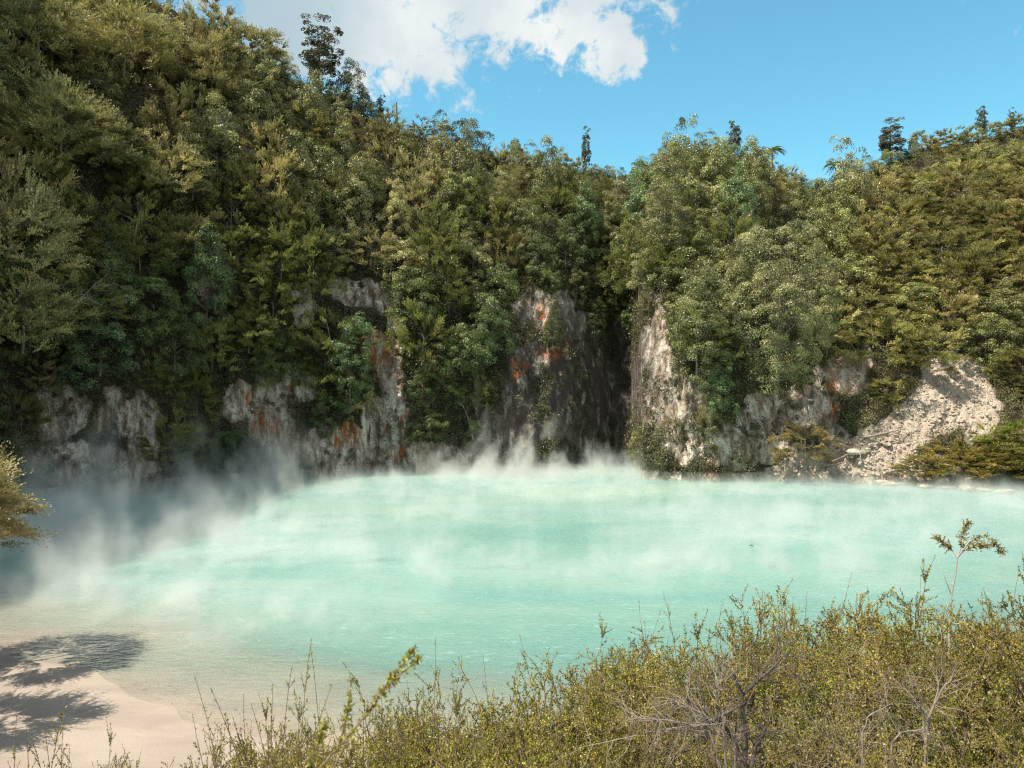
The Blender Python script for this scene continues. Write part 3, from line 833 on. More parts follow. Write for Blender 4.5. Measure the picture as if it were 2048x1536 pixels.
def zone(x, y, t):
    if t > .955:
        return ('along the left skyline' if x < 700 else 'on the left ridge right of the tall conifer' if x < 960 else 'on the low middle ridge' if x < 1275 else
                'on top of the middle knoll' if x < 1560 else 'in the dip of the ridge' if x < 1730 else 'along the right skyline')
    if x < 230: return 'at far left near the top' if y < 300 else 'on the far left slope' if y < 560 else 'on the shaded far left wall' if y < 760 else 'at the far left cliff foot'
    if x < 430: return 'left of the bare upper scar' if y < 330 else 'left of the white scar' if y < 600 else 'above the pale rock cone'
    if x < 620: return 'above the bare upper scar' if y < 240 else 'below the bare upper scar' if y < 480 else 'between scar and white arch' if y < 700 else 'above the rust stained cliff'
    if x < 830: return 'below the tall conifer' if y < 330 else 'high above the white arch' if y < 460 else 'just above the white arch' if y < 620 else 'beside the white arch'
    if x < 1060: return 'below the dropping left ridge' if y < 430 else 'on the green spur' if y < 640 else 'at the foot of the green spur'
    if x < 1270: return 'high in the dark gully' if y < 460 else 'deep in the dark gully' if y < 620 else 'low in the dark gully'
    if x < 1450: return 'on the knoll face' if y < 480 else 'above the lit buttress' if y < 680 else 'around the lit buttress foot'
    if x < 1660: return 'above the huge domed tree' if y < 470 else 'around the huge domed tree' if y < 740 else 'under the huge domed tree'
    if x < 1860: return 'high on the right slope' if y < 440 else 'in the middle right slope' if y < 640 else 'beside the white rock window' if y < 790 else 'left of the landslide'
    return 'near the top right corner' if y < 420 else 'on the far right slope' if y < 580 else 'above the landslide' if y < 720 else 'right of the landslide'

ORD = ['leftmost', 'second', 'third', 'fourth', 'fifth', 'sixth', 'seventh', 'eighth', 'ninth', 'tenth', 'eleventh', 'twelfth', 'thirteenth']
def label_trees():
    from collections import defaultdict
    g = defaultdict(list)
    for (x, y, t, r, kind, word) in WT:
        g[(zone(x, y, t), kind, word)].append((x, r))
    for (z, kind, word), lst in g.items():
        hab = 'feathery' if kind == 'feathery_tree' else 'leafy'
        lst.sort(key=lambda q: q[0])
        for i, (x, r) in enumerate(lst):
            if len(lst) == 1: lab = f'only {word} {hab} tree {z}'
            elif i == 0: lab = f'leftmost {word} {hab} tree {z}'
            elif i == len(lst) - 1: lab = f'rightmost {word} {hab} tree {z}'
            else: lab = f'{ORD[min(i, 12)]} from left, {word} {hab} tree {z}'
            r['label'] = lab
            r['group'] = 'trees covering the crater walls'
label_trees()
print('wall trees', len(WT), sum(1 for w in WT if w[4] == 'feathery_tree'))


def build_undergrowth():
    rng = np.random.default_rng(33)
    n = 31000
    th_ = np.concatenate([rng.uniform(-36, 36, n), rng.uniform(-100, -36, 1600), rng.uniform(36, 70, 800)])
    t_ = rng.uniform(0.02, 1.02, len(th_))
    P = wall(th_, t_)
    rock, scree, stain, recess_shade = masks(P)
    X, Y = proj(P)
    inf = (np.abs(th_) < 36)
    tuft = fbm(P[:, 0] / 1.6, P[:, 2] / 2.6, P[:, 1] / 1.6, oct=3, seed=91)
    keep = (rng.random(len(th_)) > np.where(rock > .45, np.where(scree > .4, .985, np.where(tuft > .12, np.where(X < 900, .70, np.where(recess_shade > .3, .28, .42)), .96)), 0)) & ~(inf & (Y < -120)) & (P[:, 2] > .6)
    P = P[keep]; th_ = th_[keep]; t_ = t_[keep]; inf = inf[keep]; X = X[keep]; Y = Y[keep]; rk = rock[keep]
    out = np.stack([-np.sin(np.radians(th_)), -np.cos(np.radians(th_)), np.zeros(len(th_))], -1)
    nrm = norm(out + np.array([0, 0, 0.75]))
    nc = len(P)
    npl = 52
    cr = rng.uniform(.35, 1.25, nc) * np.where(inf, 1, 2.2) * np.where(rk > .45, .55, 1)
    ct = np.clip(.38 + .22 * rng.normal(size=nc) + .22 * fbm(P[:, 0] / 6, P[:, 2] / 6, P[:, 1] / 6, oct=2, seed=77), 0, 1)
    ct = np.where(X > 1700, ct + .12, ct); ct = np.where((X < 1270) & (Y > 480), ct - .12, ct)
    q = norm(rdir(rng, nc * npl).reshape(nc, npl, 3) + nrm[:, None, :] * .9)
    pos = P[:, None, :] + q * cr[:, None, None] * np.array([1, 1, 1.15]) * rng.uniform(.6, 1.0, (nc, npl, 1))
    m = nc * npl
    qf = q.reshape(-1, 3)
    ln = norm(qf + .6 * rdir(rng, m)); ld = norm(np.cross(ln, rdir(rng, m)) + .3 * qf)
    L = (0.17 * rng.uniform(.6, 1.35, (nc, npl)) * np.where(inf, 1, 2.6)[:, None]).ravel()
    nar = np.repeat(np.where((X > 1700) | (rng.random(nc) < .35), .3, .55), npl)
    v, f = leaf_quads(pos.reshape(-1, 3), ld, ln, L, L * nar)
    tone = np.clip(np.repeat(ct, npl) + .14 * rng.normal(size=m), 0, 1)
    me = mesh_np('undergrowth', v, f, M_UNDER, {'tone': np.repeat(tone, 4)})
    tag(link('undergrowth', me), 'dense tangle of vines, ferns and low scrub covering the crater walls', 'undergrowth', kind='stuff')
build_undergrowth()


# ------------------------------------------------------------------ bare trees, rocks and logs on the walls
def tubes_batch(P, Rr, sides=3):
    """many tubes at once: P (n,k,3), Rr (n,k)"""
    n, k, _ = P.shape
    t = norm(np.gradient(P, axis=1))
    ref = np.where(np.abs(t[:, :1, 2:3]) > .8, np.array([1.0, 0.1, 0]), np.array([0, 0, 1.0]))
    a = norm(np.cross(t, np.broadcast_to(ref, t.shape))); b = np.cross(t, a)
    ang = np.linspace(0, 2 * math.pi, sides, endpoint=False)
    v = P[:, :, None] + Rr[:, :, None, None] * (a[:, :, None] * np.cos(ang)[None, None, :, None] + b[:, :, None] * np.sin(ang)[None, None, :, None])
    i = (np.arange(n) * k * sides)[:, None, None] + (np.arange(k - 1) * sides)[None, :, None]
    j = np.arange(sides)[None, None, :]; j2 = (j + 1) % sides
    f = np.stack(np.broadcast_arrays(i + j, i + j2, i + sides + j2, i + sides + j), -1).reshape(-1, 4)
    return v.reshape(-1, 3), f


def grow(rng, roots, dirs, lens, k=6, wob=.22, grav=0.0):
    """wobbly paths from roots: returns (n,k,3)"""
    n = len(roots); P = np.zeros((n, k, 3)); P[:, 0] = roots; d = norm(dirs)
    for i in range(1, k):
        d = norm(d + wob * rdir(rng, n) + np.array([0, 0, grav]))
        P[:, i] = P[:, i - 1] + d * (lens / (k - 1))[:, None]
    return P


def sample_paths(rng, P, m, lo=.25, hi=1.0):
    """m points on each path with tangents"""
    n, k, _ = P.shape
    u = rng.uniform(lo, hi, (n, m)) * (k - 1.001); i = u.astype(int); fr = (u - i)[..., None]
    idx = np.arange(n)[:, None]
    p = P[idx, i] * (1 - fr) + P[idx, i + 1] * fr
    t = norm(P[idx, i + 1] - P[idx, i])
    return p.reshape(-1, 3), t.reshape(-1, 3), (u / (k - 1)).reshape(-1)


def bare_tree_acc(seed, H, r0, nl=8, up=.6, twig=5, spread=.5):
    rng = np.random.default_rng(seed); A = Acc()
    tr = grow(rng, np.zeros((1, 3)) - [0, 0, .3], np.array([[.15 * rng.normal(), .15 * rng.normal(), 1.0]]), np.array([H]), 9, .12)
    A.add(*tubes_batch(tr, np.linspace(r0, r0 * .25, 9)[None], 6))
    p, t, u = sample_paths(rng, tr, nl, .2, .95)
    l1 = grow(rng, p, norm(rdir(rng, nl) * spread * 1.6 + [0, 0, up]), H * rng.uniform(.3, .6, nl), 7, .2)
    A.add(*tubes_batch(l1, (r0 * .4 * np.linspace(1, .2, 7))[None] * np.ones((nl, 1)), 4))
    p, t, u = sample_paths(rng, l1, twig, .25, 1)
    l2 = grow(rng, p, t + .7 * rdir(rng, len(p)), H * rng.uniform(.1, .25, len(p)), 5, .25)
    A.add(*tubes_batch(l2, (r0 * .15 * np.linspace(1, .2, 5))[None] * np.ones((len(p), 1)), 3))
    return A


def bare(name, x, y, H, r0, label, mat=M_PALEBARK, tilt=(0, 0), seed=1, push=.8, cat='dead tree', **kw):
    P, t = wall_at(x, y); a = math.degrees(math.atan2(P[0], P[1]))
    o = link(name, bare_tree_acc(seed, H, r0, **kw).mesh(name, mat, True), None, tuple(P + outward(a) * push))
    o.rotation_euler = (tilt[0], tilt[1], 0)
    return tag(o, label, cat)
bare('dead_tree', 125, 640, 4.6, .10, 'fan of pale bare limbs reaching right across the shaded left wall', tilt=(0.2, .95), seed=4, push=3.4, nl=10)
bare('dead_tree', 478, 345, 4.0, .07, 'thin bare pale branches on the slope just above the white scar', tilt=(.1, -.3), seed=5, push=1.5)
bare('dead_tree', 165, 960, 5.5, .09, 'dark bare branches hanging over the steam at the left cliff foot', M_BARK, tilt=(.3, 1.1), seed=6, push=2.8)
bare('dead_tree', 555, 140, 3.6, .05, 'sparse thin leafless tree against the cloud on the left skyline', M_BARK, seed=7, push=.3)
bare('dead_tree', 665, 690, 4.2, .05, 'two thin pale stems standing in front of the white rock arch', M_PALEBARK, tilt=(0, .12), seed=8, push=1.4, nl=2, twig=1)
bare('dead_tree', 270, 490, 4.2, .08, 'grey curving bare limbs among the dark trees left of the white scar', M_PALEBARK, tilt=(.2, .5), seed=9, push=2.2)
bare('dead_tree', 780, 560, 3.5, .06, 'tuft of pale dry stems among the cream trees below the ridge', M_PALEBARK, tilt=(.1, .1), seed=12, push=1.2, nl=4, twig=1)
bare('dead_tree', 949, 872, 5.2, .17, 'straight pale dead trunk leaning on the rock at the foot of the spur', M_PALEBARK, tilt=(-.08, .02), seed=10, push=1.1, nl=1, twig=1)
bare('dead_tree', 1745, 690, 3.0, .06, 'thin pale stem standing in shade on the right slope', M_PALEBARK, seed=11, push=1.0, nl=2, twig=1)


def ridge_pole():
    a = th(793); P = wall(np.array([a]), np.array([.985]))[0]
    zt = EYE - (205 - 768) / FPX * P[1]
    v, f = tube(np.array([[0, 0, -1], [.05, 0, (zt - P[2]) * .5], [0, 0, zt - P[2]]]), [.14, .12, .08], 7)
    tag(link('dead_tree', mesh_np('dead_trunk', v, f, M_DARKBARK), None, tuple(P)), 'bare dark pole of a dead trunk standing upright on the left ridge', 'dead tree')
ridge_pole()

import bmesh
def boulder_mesh(name, seed, dims, sub=4, rough=.28, freq=1.3):
    bm = bmesh.new(); bmesh.ops.create_icosphere(bm, subdivisions=sub, radius=1.0)
    co = np.array([v.co[:] for v in bm.verts])
    n = fbm(co[:, 0] * freq + seed * 3.1, co[:, 1] * freq, co[:, 2] * freq, oct=5, seed=seed, gain=.6)
    cut = np.abs(fbm(co[:, 0] * .9 + seed, co[:, 1] * .9, co[:, 2] * .9, oct=2, seed=seed + 5))
    co = co * (1 + rough * n - .3 * cut)[:, None] * np.array(dims)
    for v, c in zip(bm.verts, co): v.co = c
    me = bpy.data.meshes.new(name); bm.to_mesh(me); bm.free(); me.materials.append(M_BOULDER)
    me.polygons.foreach_set('use_smooth', np.ones(len(me.polygons), bool))
    return me


def shore_pt(x, y, z=0.0):
    d = (EYE - z) * FPX / (y - 768)
    return np.array([(x - 1024) / FPX * d, d, z])

tag(link('rock_outcrop', boulder_mesh('rock_outcrop', 3, (3.9, 2.3, 2.5), 5, .45, 1.1), None, tuple(shore_pt(1556, 945, .2))), 'pale sloping rock outcrop rising from the water left of the landslide', 'rock').rotation_euler = (0, -.5, .2)
tag(link('rock_outcrop', boulder_mesh('rock_outcrop', 8, (2.2, 1.5, 1.3), 4, .4), None, tuple(shore_pt(1400, 928, .2))), 'low pale rock shelf at the foot of the lit buttress', 'rock')
BM = [boulder_mesh('boulder', 20 + i, (.62, .5, .36), 3, .4) for i in range(4)]
for i, (x, y, s, lab) in enumerate([
        (1610, 958, 1.4, 'pale boulder at the waterline just right of the sloping outcrop'), (1655, 955, 1.0, 'small pale boulder second from the sloping outcrop'),
        (1690, 960, 1.5, 'flat white boulder at the waterline below the log pile'), (1728, 964, .9, 'little white stone block right of the flat waterline boulder'),
        (1765, 967, 1.6, 'wide white slab at the waterline in front of the landslide toe'), (1805, 968, .9, 'white stone between the slab and the olive shore bushes'),
        (1850, 972, 1.3, 'white waterline rock under the first olive shore bush'), (1892, 975, 1.1, 'white waterline rock left of the shore bar middle'),
        (1930, 977, 1.5, 'white rock at the middle of the pale shore bar'), (1966, 980, 1.0, 'small white rock right of the shore bar middle'),
        (2010, 984, 1.2, 'white rock near the right end of the pale shore bar'), (895, 852, 1.0, 'white block'),
        (1716, 905, 1.3, 'grey boulder resting among the fallen logs'), (1770, 890, 1.0, 'pale boulder above the fallen logs on the landslide'),
        (1345, 938, 1.2, 'rough boulder at the waterline below the dark gully edge'), (1460, 940, 1.0, 'rough boulder between the rock shelf and the sloping outcrop')]):
    if lab == 'white block': continue
    P = shore_pt(x, y, .15) if y > 925 else wall_at(x, y)[0]
    o = link('boulder', BM[i % 4], None, tuple(P)); o.scale = (s * 1.5, s * 1.1, s * .7); o.rotation_euler = (0, 0, i * 1.3)
    tag(o, lab, 'boulder', 'pale boulders along the far shore')


def logs():
    rng = np.random.default_rng(15)
    for i, (x0, y0, x1, y1, r, lab) in enumerate([
            (1660, 925, 1745, 895, .16, 'longest grey fallen log slanting up at the landslide toe'), (1690, 915, 1760, 903, .12, 'thin fallen log lying just above the flat waterline boulder'),
            (1720, 880, 1800, 868, .17, 'upper pale fallen log at the top of the log pile'), (1738, 872, 1790, 878, .12, 'short fallen log crossing under the upper pale one'),
            (1716, 890, 1722, 925, .14, 'pale stump of log standing nearly upright in the log pile'), (1640, 935, 1700, 925, .13, 'low fallen log nearest the sloping outcrop'),
            (1765, 860, 1812, 880, .10, 'thin fallen log pointing down the landslide')]):
        A_ = wall_at(x0, y0)[0] + [0, -.3, .15]; B_ = wall_at(x1, y1)[0] + [0, -.3, .25]
        n = 8; u = np.linspace(0, 1, n)[:, None]
        p = (A_ * (1 - u) + B_ * u) + np.cumsum(rng.normal(0, .05, (n, 3)), 0)
        c = p.mean(0)
        v, f = tube(p - c, .7 * r * np.linspace(1.1, .55, n) * (1 + .1 * rng.normal(size=n)), 7)
        tag(link('fallen_log', mesh_np('fallen_log', v, f, M_GREYTWIG, smooth=True), None, tuple(c)), lab, 'log', 'fallen logs at the landslide toe')
logs()


def rubble():
    rng = np.random.default_rng(44)
    n = 30000
    a = rng.uniform(th(1480), th(2060), n); t = rng.uniform(0.0, .5, n)
    P = wall(a, t); rock, scree, st, mo = masks(P)
    P = P[scree > rng.uniform(.4, .9, n)][:5200]
    bm = bmesh.new(); bmesh.ops.create_icosphere(bm, subdivisions=1, radius=1.0)
    co = np.array([v.co[:] for v in bm.verts]); fc = np.array([[v.index for v in f_.verts] for f_ in bm.faces]); bm.free()
    m = len(P)
    s = (.035 + .20 * rng.random(m)**7)[:, None, None] * rng.uniform(.6, 1.3, (m, 1, 3))
    V = P[:, None] + co[None] * s * rng.uniform(.75, 1.25, (m, len(co), 1)) + np.array([0, 0, .03])
    F = fc[None] + (np.arange(m) * len(co))[:, None, None]
    tag(link('landslide_rubble', mesh_np('landslide_rubble', V.reshape(-1, 3), F.reshape(-1, 3), M_BOULDER)), 'loose pale stones covering the landslide', 'rubble', kind='stuff')
rubble()

# bushes on the right shore in front of the landslide
GB = 'olive bushes along the right shore'
for i, (x, y, s, lab) in enumerate([(1850, 965, 1.0, 'leftmost olive shore bush overlapping the landslide'), (1905, 968, 1.25, 'second olive shore bush from the landslide'),
                                    (1965, 972, 1.1, 'third olive shore bush from the landslide'), (2030, 975, 1.3, 'olive shore bush at the right edge of the photo'),
                                    (1935, 925, 1.2, 'rusty olive bush behind the shore row, right of the slide'), (2000, 920, 1.3, 'broad green bush behind the rightmost shore bushes'),
                                    (2040, 880, 1.5, 'bright green bushy tree at the right edge above the shore')]):
    P = wall_at(x, y - 22 if y > 960 else y + 14)[0] + np.array([0, -.6, 0])
    place('feathery_tree', i, tuple(P), s, i * 1.1, [(1.15, 1.0, .5), (1.3, 1.05, .6), (1.0, .98, .5)][i % 3] if i < 6 else (.95, 1.15, .4), lab, 'bush', GB, sz=.6, name='shore_bush')

# ------------------------------------------------------------------ trees on the left shore, mostly outside the frame, throwing feathery shade
cr = crown_feather(700, 2.5, 4.4, 260, 17, 20, 0.10, up=.15, zbase=3.6)
tk = trunk_acc(700, 7.5, .13, 9, 1.6)
PROTO['shore_tree'] = [(cr.mesh('shore tree crown', M_FEATH), tk.mesh('shore tree trunk', M_BARK, True))]
for (x, y, s, rz, lab, col) in [(-19.75, 27.2, .93, 0.3, 'sunlit golden feathery branch tips pushing in at the left edge', (1.2, 1.05, .8)),
                                (-18.0, 21.5, .85, 2.0, 'feathery tree just outside the left edge, shading the silt', (1.2, 1.0, .7)),
                                (-14.2, 16.2, .8, 4.0, 'feathery tree nearest the left corner, shading the silt', (1.2, 1.0, .7))]:
    place('shore_tree', 0, (x, y, float(ground_z(x, y))), s, rz, col, lab, name='feathery_tree')

# ------------------------------------------------------------------ foreground shrubs
def shrub(seed, R, H, nst=50, n2=17, n3=7, nlf=26, leaf=.0135, bare_low=.25):
    rng = np.random.default_rng(seed)
    W = Acc(); L = Acc()
    az = rng.uniform(0, 2 * math.pi, nst); el = np.arcsin(rng.uniform(.15, 1.0, nst))
    d = np.stack([np.cos(az) * np.cos(el), np.sin(az) * np.cos(el), np.sin(el)], -1)
    ln = np.linalg.norm(d * [R, R, H], axis=1) * rng.uniform(.75, 1.05, nst)
    d0 = norm(d * [R, R, H])
    P1 = grow(rng, rng.normal(0, .05, (nst, 3)) * [1, 1, .2], d0, ln, 10, .24, -.035)
    W.add(*tubes_batch(P1, (np.linspace(.011, .0028, 10)[None] * rng.uniform(.7, 1.6, (nst, 1))), 5), .4)
    p, t, u = sample_paths(rng, P1, n2, bare_low, 1.0)
    P2 = grow(rng, p, t * .7 + 1.1 * rdir(rng, len(p)) + [0, 0, .05], rng.uniform(.16, .38, len(p)) * R, 7, .28, .02)
    W.add(*tubes_batch(P2, np.linspace(.0034, .0012, 7)[None] * np.ones((len(p), 1)), 3), .5)
    p, t, u = sample_paths(rng, P2, n3, .1, 1.0)
    P3 = grow(rng, p, t + .9 * rdir(rng, len(p)), rng.uniform(.06, .15, len(p)), 4, .3, .02)
    W.add(*tubes_batch(P3, np.linspace(.0015, .0008, 4)[None] * np.ones((len(p), 1)), 3), .6)
    if nlf:
        p, t, u = sample_paths(rng, P3, nlf, 0, 1)
        env = np.linalg.norm(p / [R, R, H], axis=1)
        k = rng.random(len(p)) < ss(env, .15, .6) * .85 + .15
        p = p[k]; t = t[k]; n = len(p)
        ld = norm(t * .5 + rdir(rng, n)); nn = norm(rdir(rng, n) + [0, 0, .6])
        v, f = leaf_quads(p, ld, nn, leaf * rng.uniform(.6, 1.35, n), leaf * .55 * rng.uniform(.8, 1.2, n))
        cl = fbm(p[:, 0] * 5 + seed, p[:, 1] * 5, p[:, 2] * 5, oct=2, seed=seed) * .8
        L.add(v, f, np.repeat(np.clip(.45 + cl + .17 * rng.normal(size=n), 0, 1), 4))
    return W, L

SHR = {}
for i in range(4):
    W, L = shrub(800 + i, .85, 1.15)
    SHR[i] = (L.mesh('shrub foliage', M_SHRUB), W.mesh('shrub twigs', M_TWIG, True))
W, L = shrub(810, .85, 1.1, 42, 15, 6, 14, .014, .15); SHR['twiggy'] = (L.mesh('thin shrub foliage', M_SHRUB), W.mesh('thin shrub twigs', M_TWIG, True))
W, L = shrub(811, .85, 1.1, 38, 15, 6, 9, .014, .1); SHR['grey'] = (L.mesh('sparse shrub foliage', M_SHRUB), W.mesh('grey shrub twigs', M_GREYTWIG, True))


def fg_shrub(x, ytop, d, kind, rz, label, R=1.0, col=(1, 1, 1), group='small leaved shrubs on the near bank'):
    X = (x - 1024) / FPX * d
    g = float(ground_z(X, d)) - .03
    zt = EYE - (ytop + (-4 if d > 6 else -8) - 768) / FPX * d
    r = thing('shrub', label, 'shrub', (X, d, g), rz, group)
    r.scale = (R * 1.42, R * 1.42, (zt - g) / 1.12)
    c = link('foliage', SHR[kind][0], r); c.color = (*col, 1)
    link('twigs', SHR[kind][1], r)
    return r

Y_ = (1, 1, 1); O_ = (1.08, .97, .85); D_ = (.72, .74, .6)
FG = [  # back row
    (1235, 1318, 6.4, 0, 0.2, 'first leafy shrub at the lower left end of the back row over the water', .75, Y_), (1370, 1262, 6.6, 1, 1.0, 'yellow green shrub in the back row, where the row top starts rising', .85, Y_),
    (1510, 1225, 6.8, 2, 2.0, 'golden topped shrub in the back row right of the rising start', .9, O_), (1650, 1215, 6.8, 3, 3.0, 'dense golden shrub in the back row left of the sapling', .9, Y_),
    (1790, 1196, 6.6, 0, 4.0, 'brownish shrub in the back row immediately left of the sapling', .9, O_), (1930, 1190, 6.6, 1, 5.0, 'shrub with reddish tips at the sapling foot', .9, O_),
    (2060, 1150, 6.4, 2, 0.7, 'tallest olive shrub cut by the right edge', 1.0, O_),
    # middle row
    (930, 1395, 5.2, 3, 1.7, 'low shrub at the left end of the middle row', .62, Y_), (1060, 1372, 5.1, 1, 2.6, 'ragged yellow green shrub in the middle row, second from its left end', .7, Y_),
    (1185, 1350, 5.0, 2, 3.3, 'bushy green shrub in the middle row below the first back row shrub', .75, Y_), (1330, 1318, 5.0, 0, 4.1, 'bright leafy shrub left of the grey dead bush', .8, Y_),
    (1480, 1300, 5.1, 3, 5.2, 'golden shrub right behind the forked dark trunk', .8, O_), (1640, 1290, 5.0, 1, 0.4, 'shrub with a bright green patch right of the forked trunk', .85, (1.0, 1.15, .8)),
    (1800, 1270, 5.0, 'twiggy', 1.5, 'thin brownish shrub in the middle row with many bare twigs', .85, O_), (1960, 1262, 4.9, 2, 2.4, 'green shrub in the middle row right of the thin brownish one', .85, Y_),
    (2090, 1250, 4.8, 0, 3.1, 'shrub at the right edge of the middle row', .85, D_),
    # front rows
    (640, 1490, 4.2, 0, 0.9, 'low leafy shrub at the left start of the front row', .5, Y_), (770, 1462, 4.2, 2, 1.9, 'low green shrub behind the blurred sprig', .58, Y_),
    (900, 1445, 4.1, 1, 2.9, 'thick low shrub in the front row right of the blurred sprig', .6, Y_), (1040, 1440, 4.0, 3, 3.9, 'thick yellow green shrub near the bottom middle', .62, Y_),
    (1180, 1430, 3.9, 0, 4.9, 'yellow green shrub in the front row left of the twig tangle', .62, Y_), (1320, 1425, 3.9, 'twiggy', 5.9, 'half bare shrub at the left of the twig tangle', .62, Y_),
    (1450, 1420, 4.0, 'grey', .3, 'grey twig tangle left of the forked trunk', .62, Y_), (1590, 1405, 3.9, 'twiggy', 1.3, 'half bare brown shrub right of the forked trunk', .65, D_),
    (1730, 1390, 4.1, 'grey', 2.3, 'open grey shrub through which pale ground shows', .6, Y_), (1860, 1360, 4.0, 'grey', 3.3, 'tangled grey dead shrub low in the right part', .7, Y_),
    (2010, 1360, 3.9, 1, 4.3, 'leafy green shrub near the bottom right corner', .68, (.9, .95, .7)),
    (1120, 1505, 3.1, 2, 5.3, 'nearest yellow green shrub at the bottom edge, middle', .5, Y_), (960, 1510, 3.1, 0, 0.5, 'nearest low shrub at the bottom edge left of middle', .5, Y_),
    (1900, 1478, 3.1, 'twiggy', 1.1, 'nearest brown shrub at the bottom right', .5, O_), (2050, 1470, 3.1, 3, 2.1, 'nearest leafy shrub in the bottom right corner', .5, O_),
    (1270, 1512, 3.1, 1, 3.7, 'nearest leafy shrub under the twig tangle', .45, D_),
    # sparse left end
    (700, 1440, 4.9, 1, 2.0, 'leafy shrub under the long slanting shoot', .6, Y_), (820, 1415, 4.9, 3, 0.8, 'leafy shrub just behind the blurred sprig tip', .6, Y_), (575, 1470, 4.6, 0, 1.8, 'leafy shrub at the foot of the tall pair of shoots', .5, Y_),
    (450, 1500, 4.4, 2, 3.0, 'low leafy shrub under the outermost arching shoot', .42, Y_), (560, 1530, 3.3, 1, 2.7, 'nearest low shrub at the bottom edge below the shoot cluster', .4, Y_), (740, 1515, 3.2, 3, 1.2, 'nearest low shrub under the blurred sprigs', .45, Y_), (250, 1532, 4.0, 0, 1.2, 'smallest shrub on the bottom edge over the silt', .3, Y_),
    (520, 1518, 4.3, 3, 2.2, 'small yellow green shrub below the tall thin shoots', .4, Y_), (370, 1528, 4.3, 1, 1.2, 'small shrub at the bottom edge left of the tall shoots', .35, Y_),
    (150, 1530, 4.2, 2, .6, 'small shrub at the bottom left on the shaded silt', .32, Y_)]
for (x, yt, d, k, rz, lab, R_, col) in FG: fg_shrub(x, yt, d, k, rz, lab, R_, col)


def shoot_acc(seed, H, nst=3, lean=(0, 0), leafn=70, leaf=.014, spread=.25, r0=.0035, side=14):
    rng = np.random.default_rng(seed); W = Acc(); L = Acc()
    P1 = grow(rng, rng.normal(0, .02, (nst, 3)) * [1, 1, 0], np.array([lean[0], lean[1], 1.0]) + spread * rng.normal(size=(nst, 3)) * [1, 1, .2], H * rng.uniform(.7, 1.0, nst), 12, .07)
    P1 *= 1; P1[0] *= H / max(P1[0, -1, 2], .01) if P1[0, -1, 2] > 0 else 1
    W.add(*tubes_batch(P1, np.linspace(r0, r0 * .3, 12)[None] * np.ones((nst, 1)), 5), .4)
    p, t, u = sample_paths(rng, P1, side, .3, .92)
    P2 = grow(rng, p, t * 1.0 + .5 * rdir(rng, len(p)), (1.05 - u) * H * rng.uniform(.12, .34, len(p)), 6, .14)
    W.add(*tubes_batch(P2, np.linspace(r0 * .4, r0 * .2, 6)[None] * np.ones((len(p), 1)), 3), .5)
    for P, m in ((P1, leafn), (P2, 12)):
        p, t, u = sample_paths(rng, P, m, .25, 1)
        n = len(p)
        v, f = leaf_quads(p, norm(t + .8 * rdir(rng, n)), norm(rdir(rng, n) + [0, 0, .4]), leaf * rng.uniform(.6, 1.3, n), leaf * .45)
        L.add(v, f, np.repeat(np.clip(.45 + .25 * rng.normal(size=n), 0, 1), 4))
    return W, L


def shoot(x, ytop, d, seed, label, xb=None, nst=3, col=(1, 1, 1), leafn=60, side=14, leaf=.014, r0=.0035, spread=.10, name='leafy_shoot', group='thin upright shoots rising from the shrubs'):
    xb = x if xb is None else xb
    X = (xb - 1024) / FPX * d; g = float(ground_z(X, d)) - .02
    H = EYE - (ytop - 768) / FPX * d - g
    lean = ((x - xb) / FPX * d / H, 0)
    W, L = shoot_acc(seed, H, nst, lean, leafn, leaf, spread, r0, side)
    r = thing(name, label, 'shoot', (X, d, g), 0, group)
    c = link('foliage', L.mesh('shoot foliage', M_SHRUB), r); c.color = (*col, 1)
    link('stems', W.mesh('shoot stems', M_TWIG, True), r)
    return r

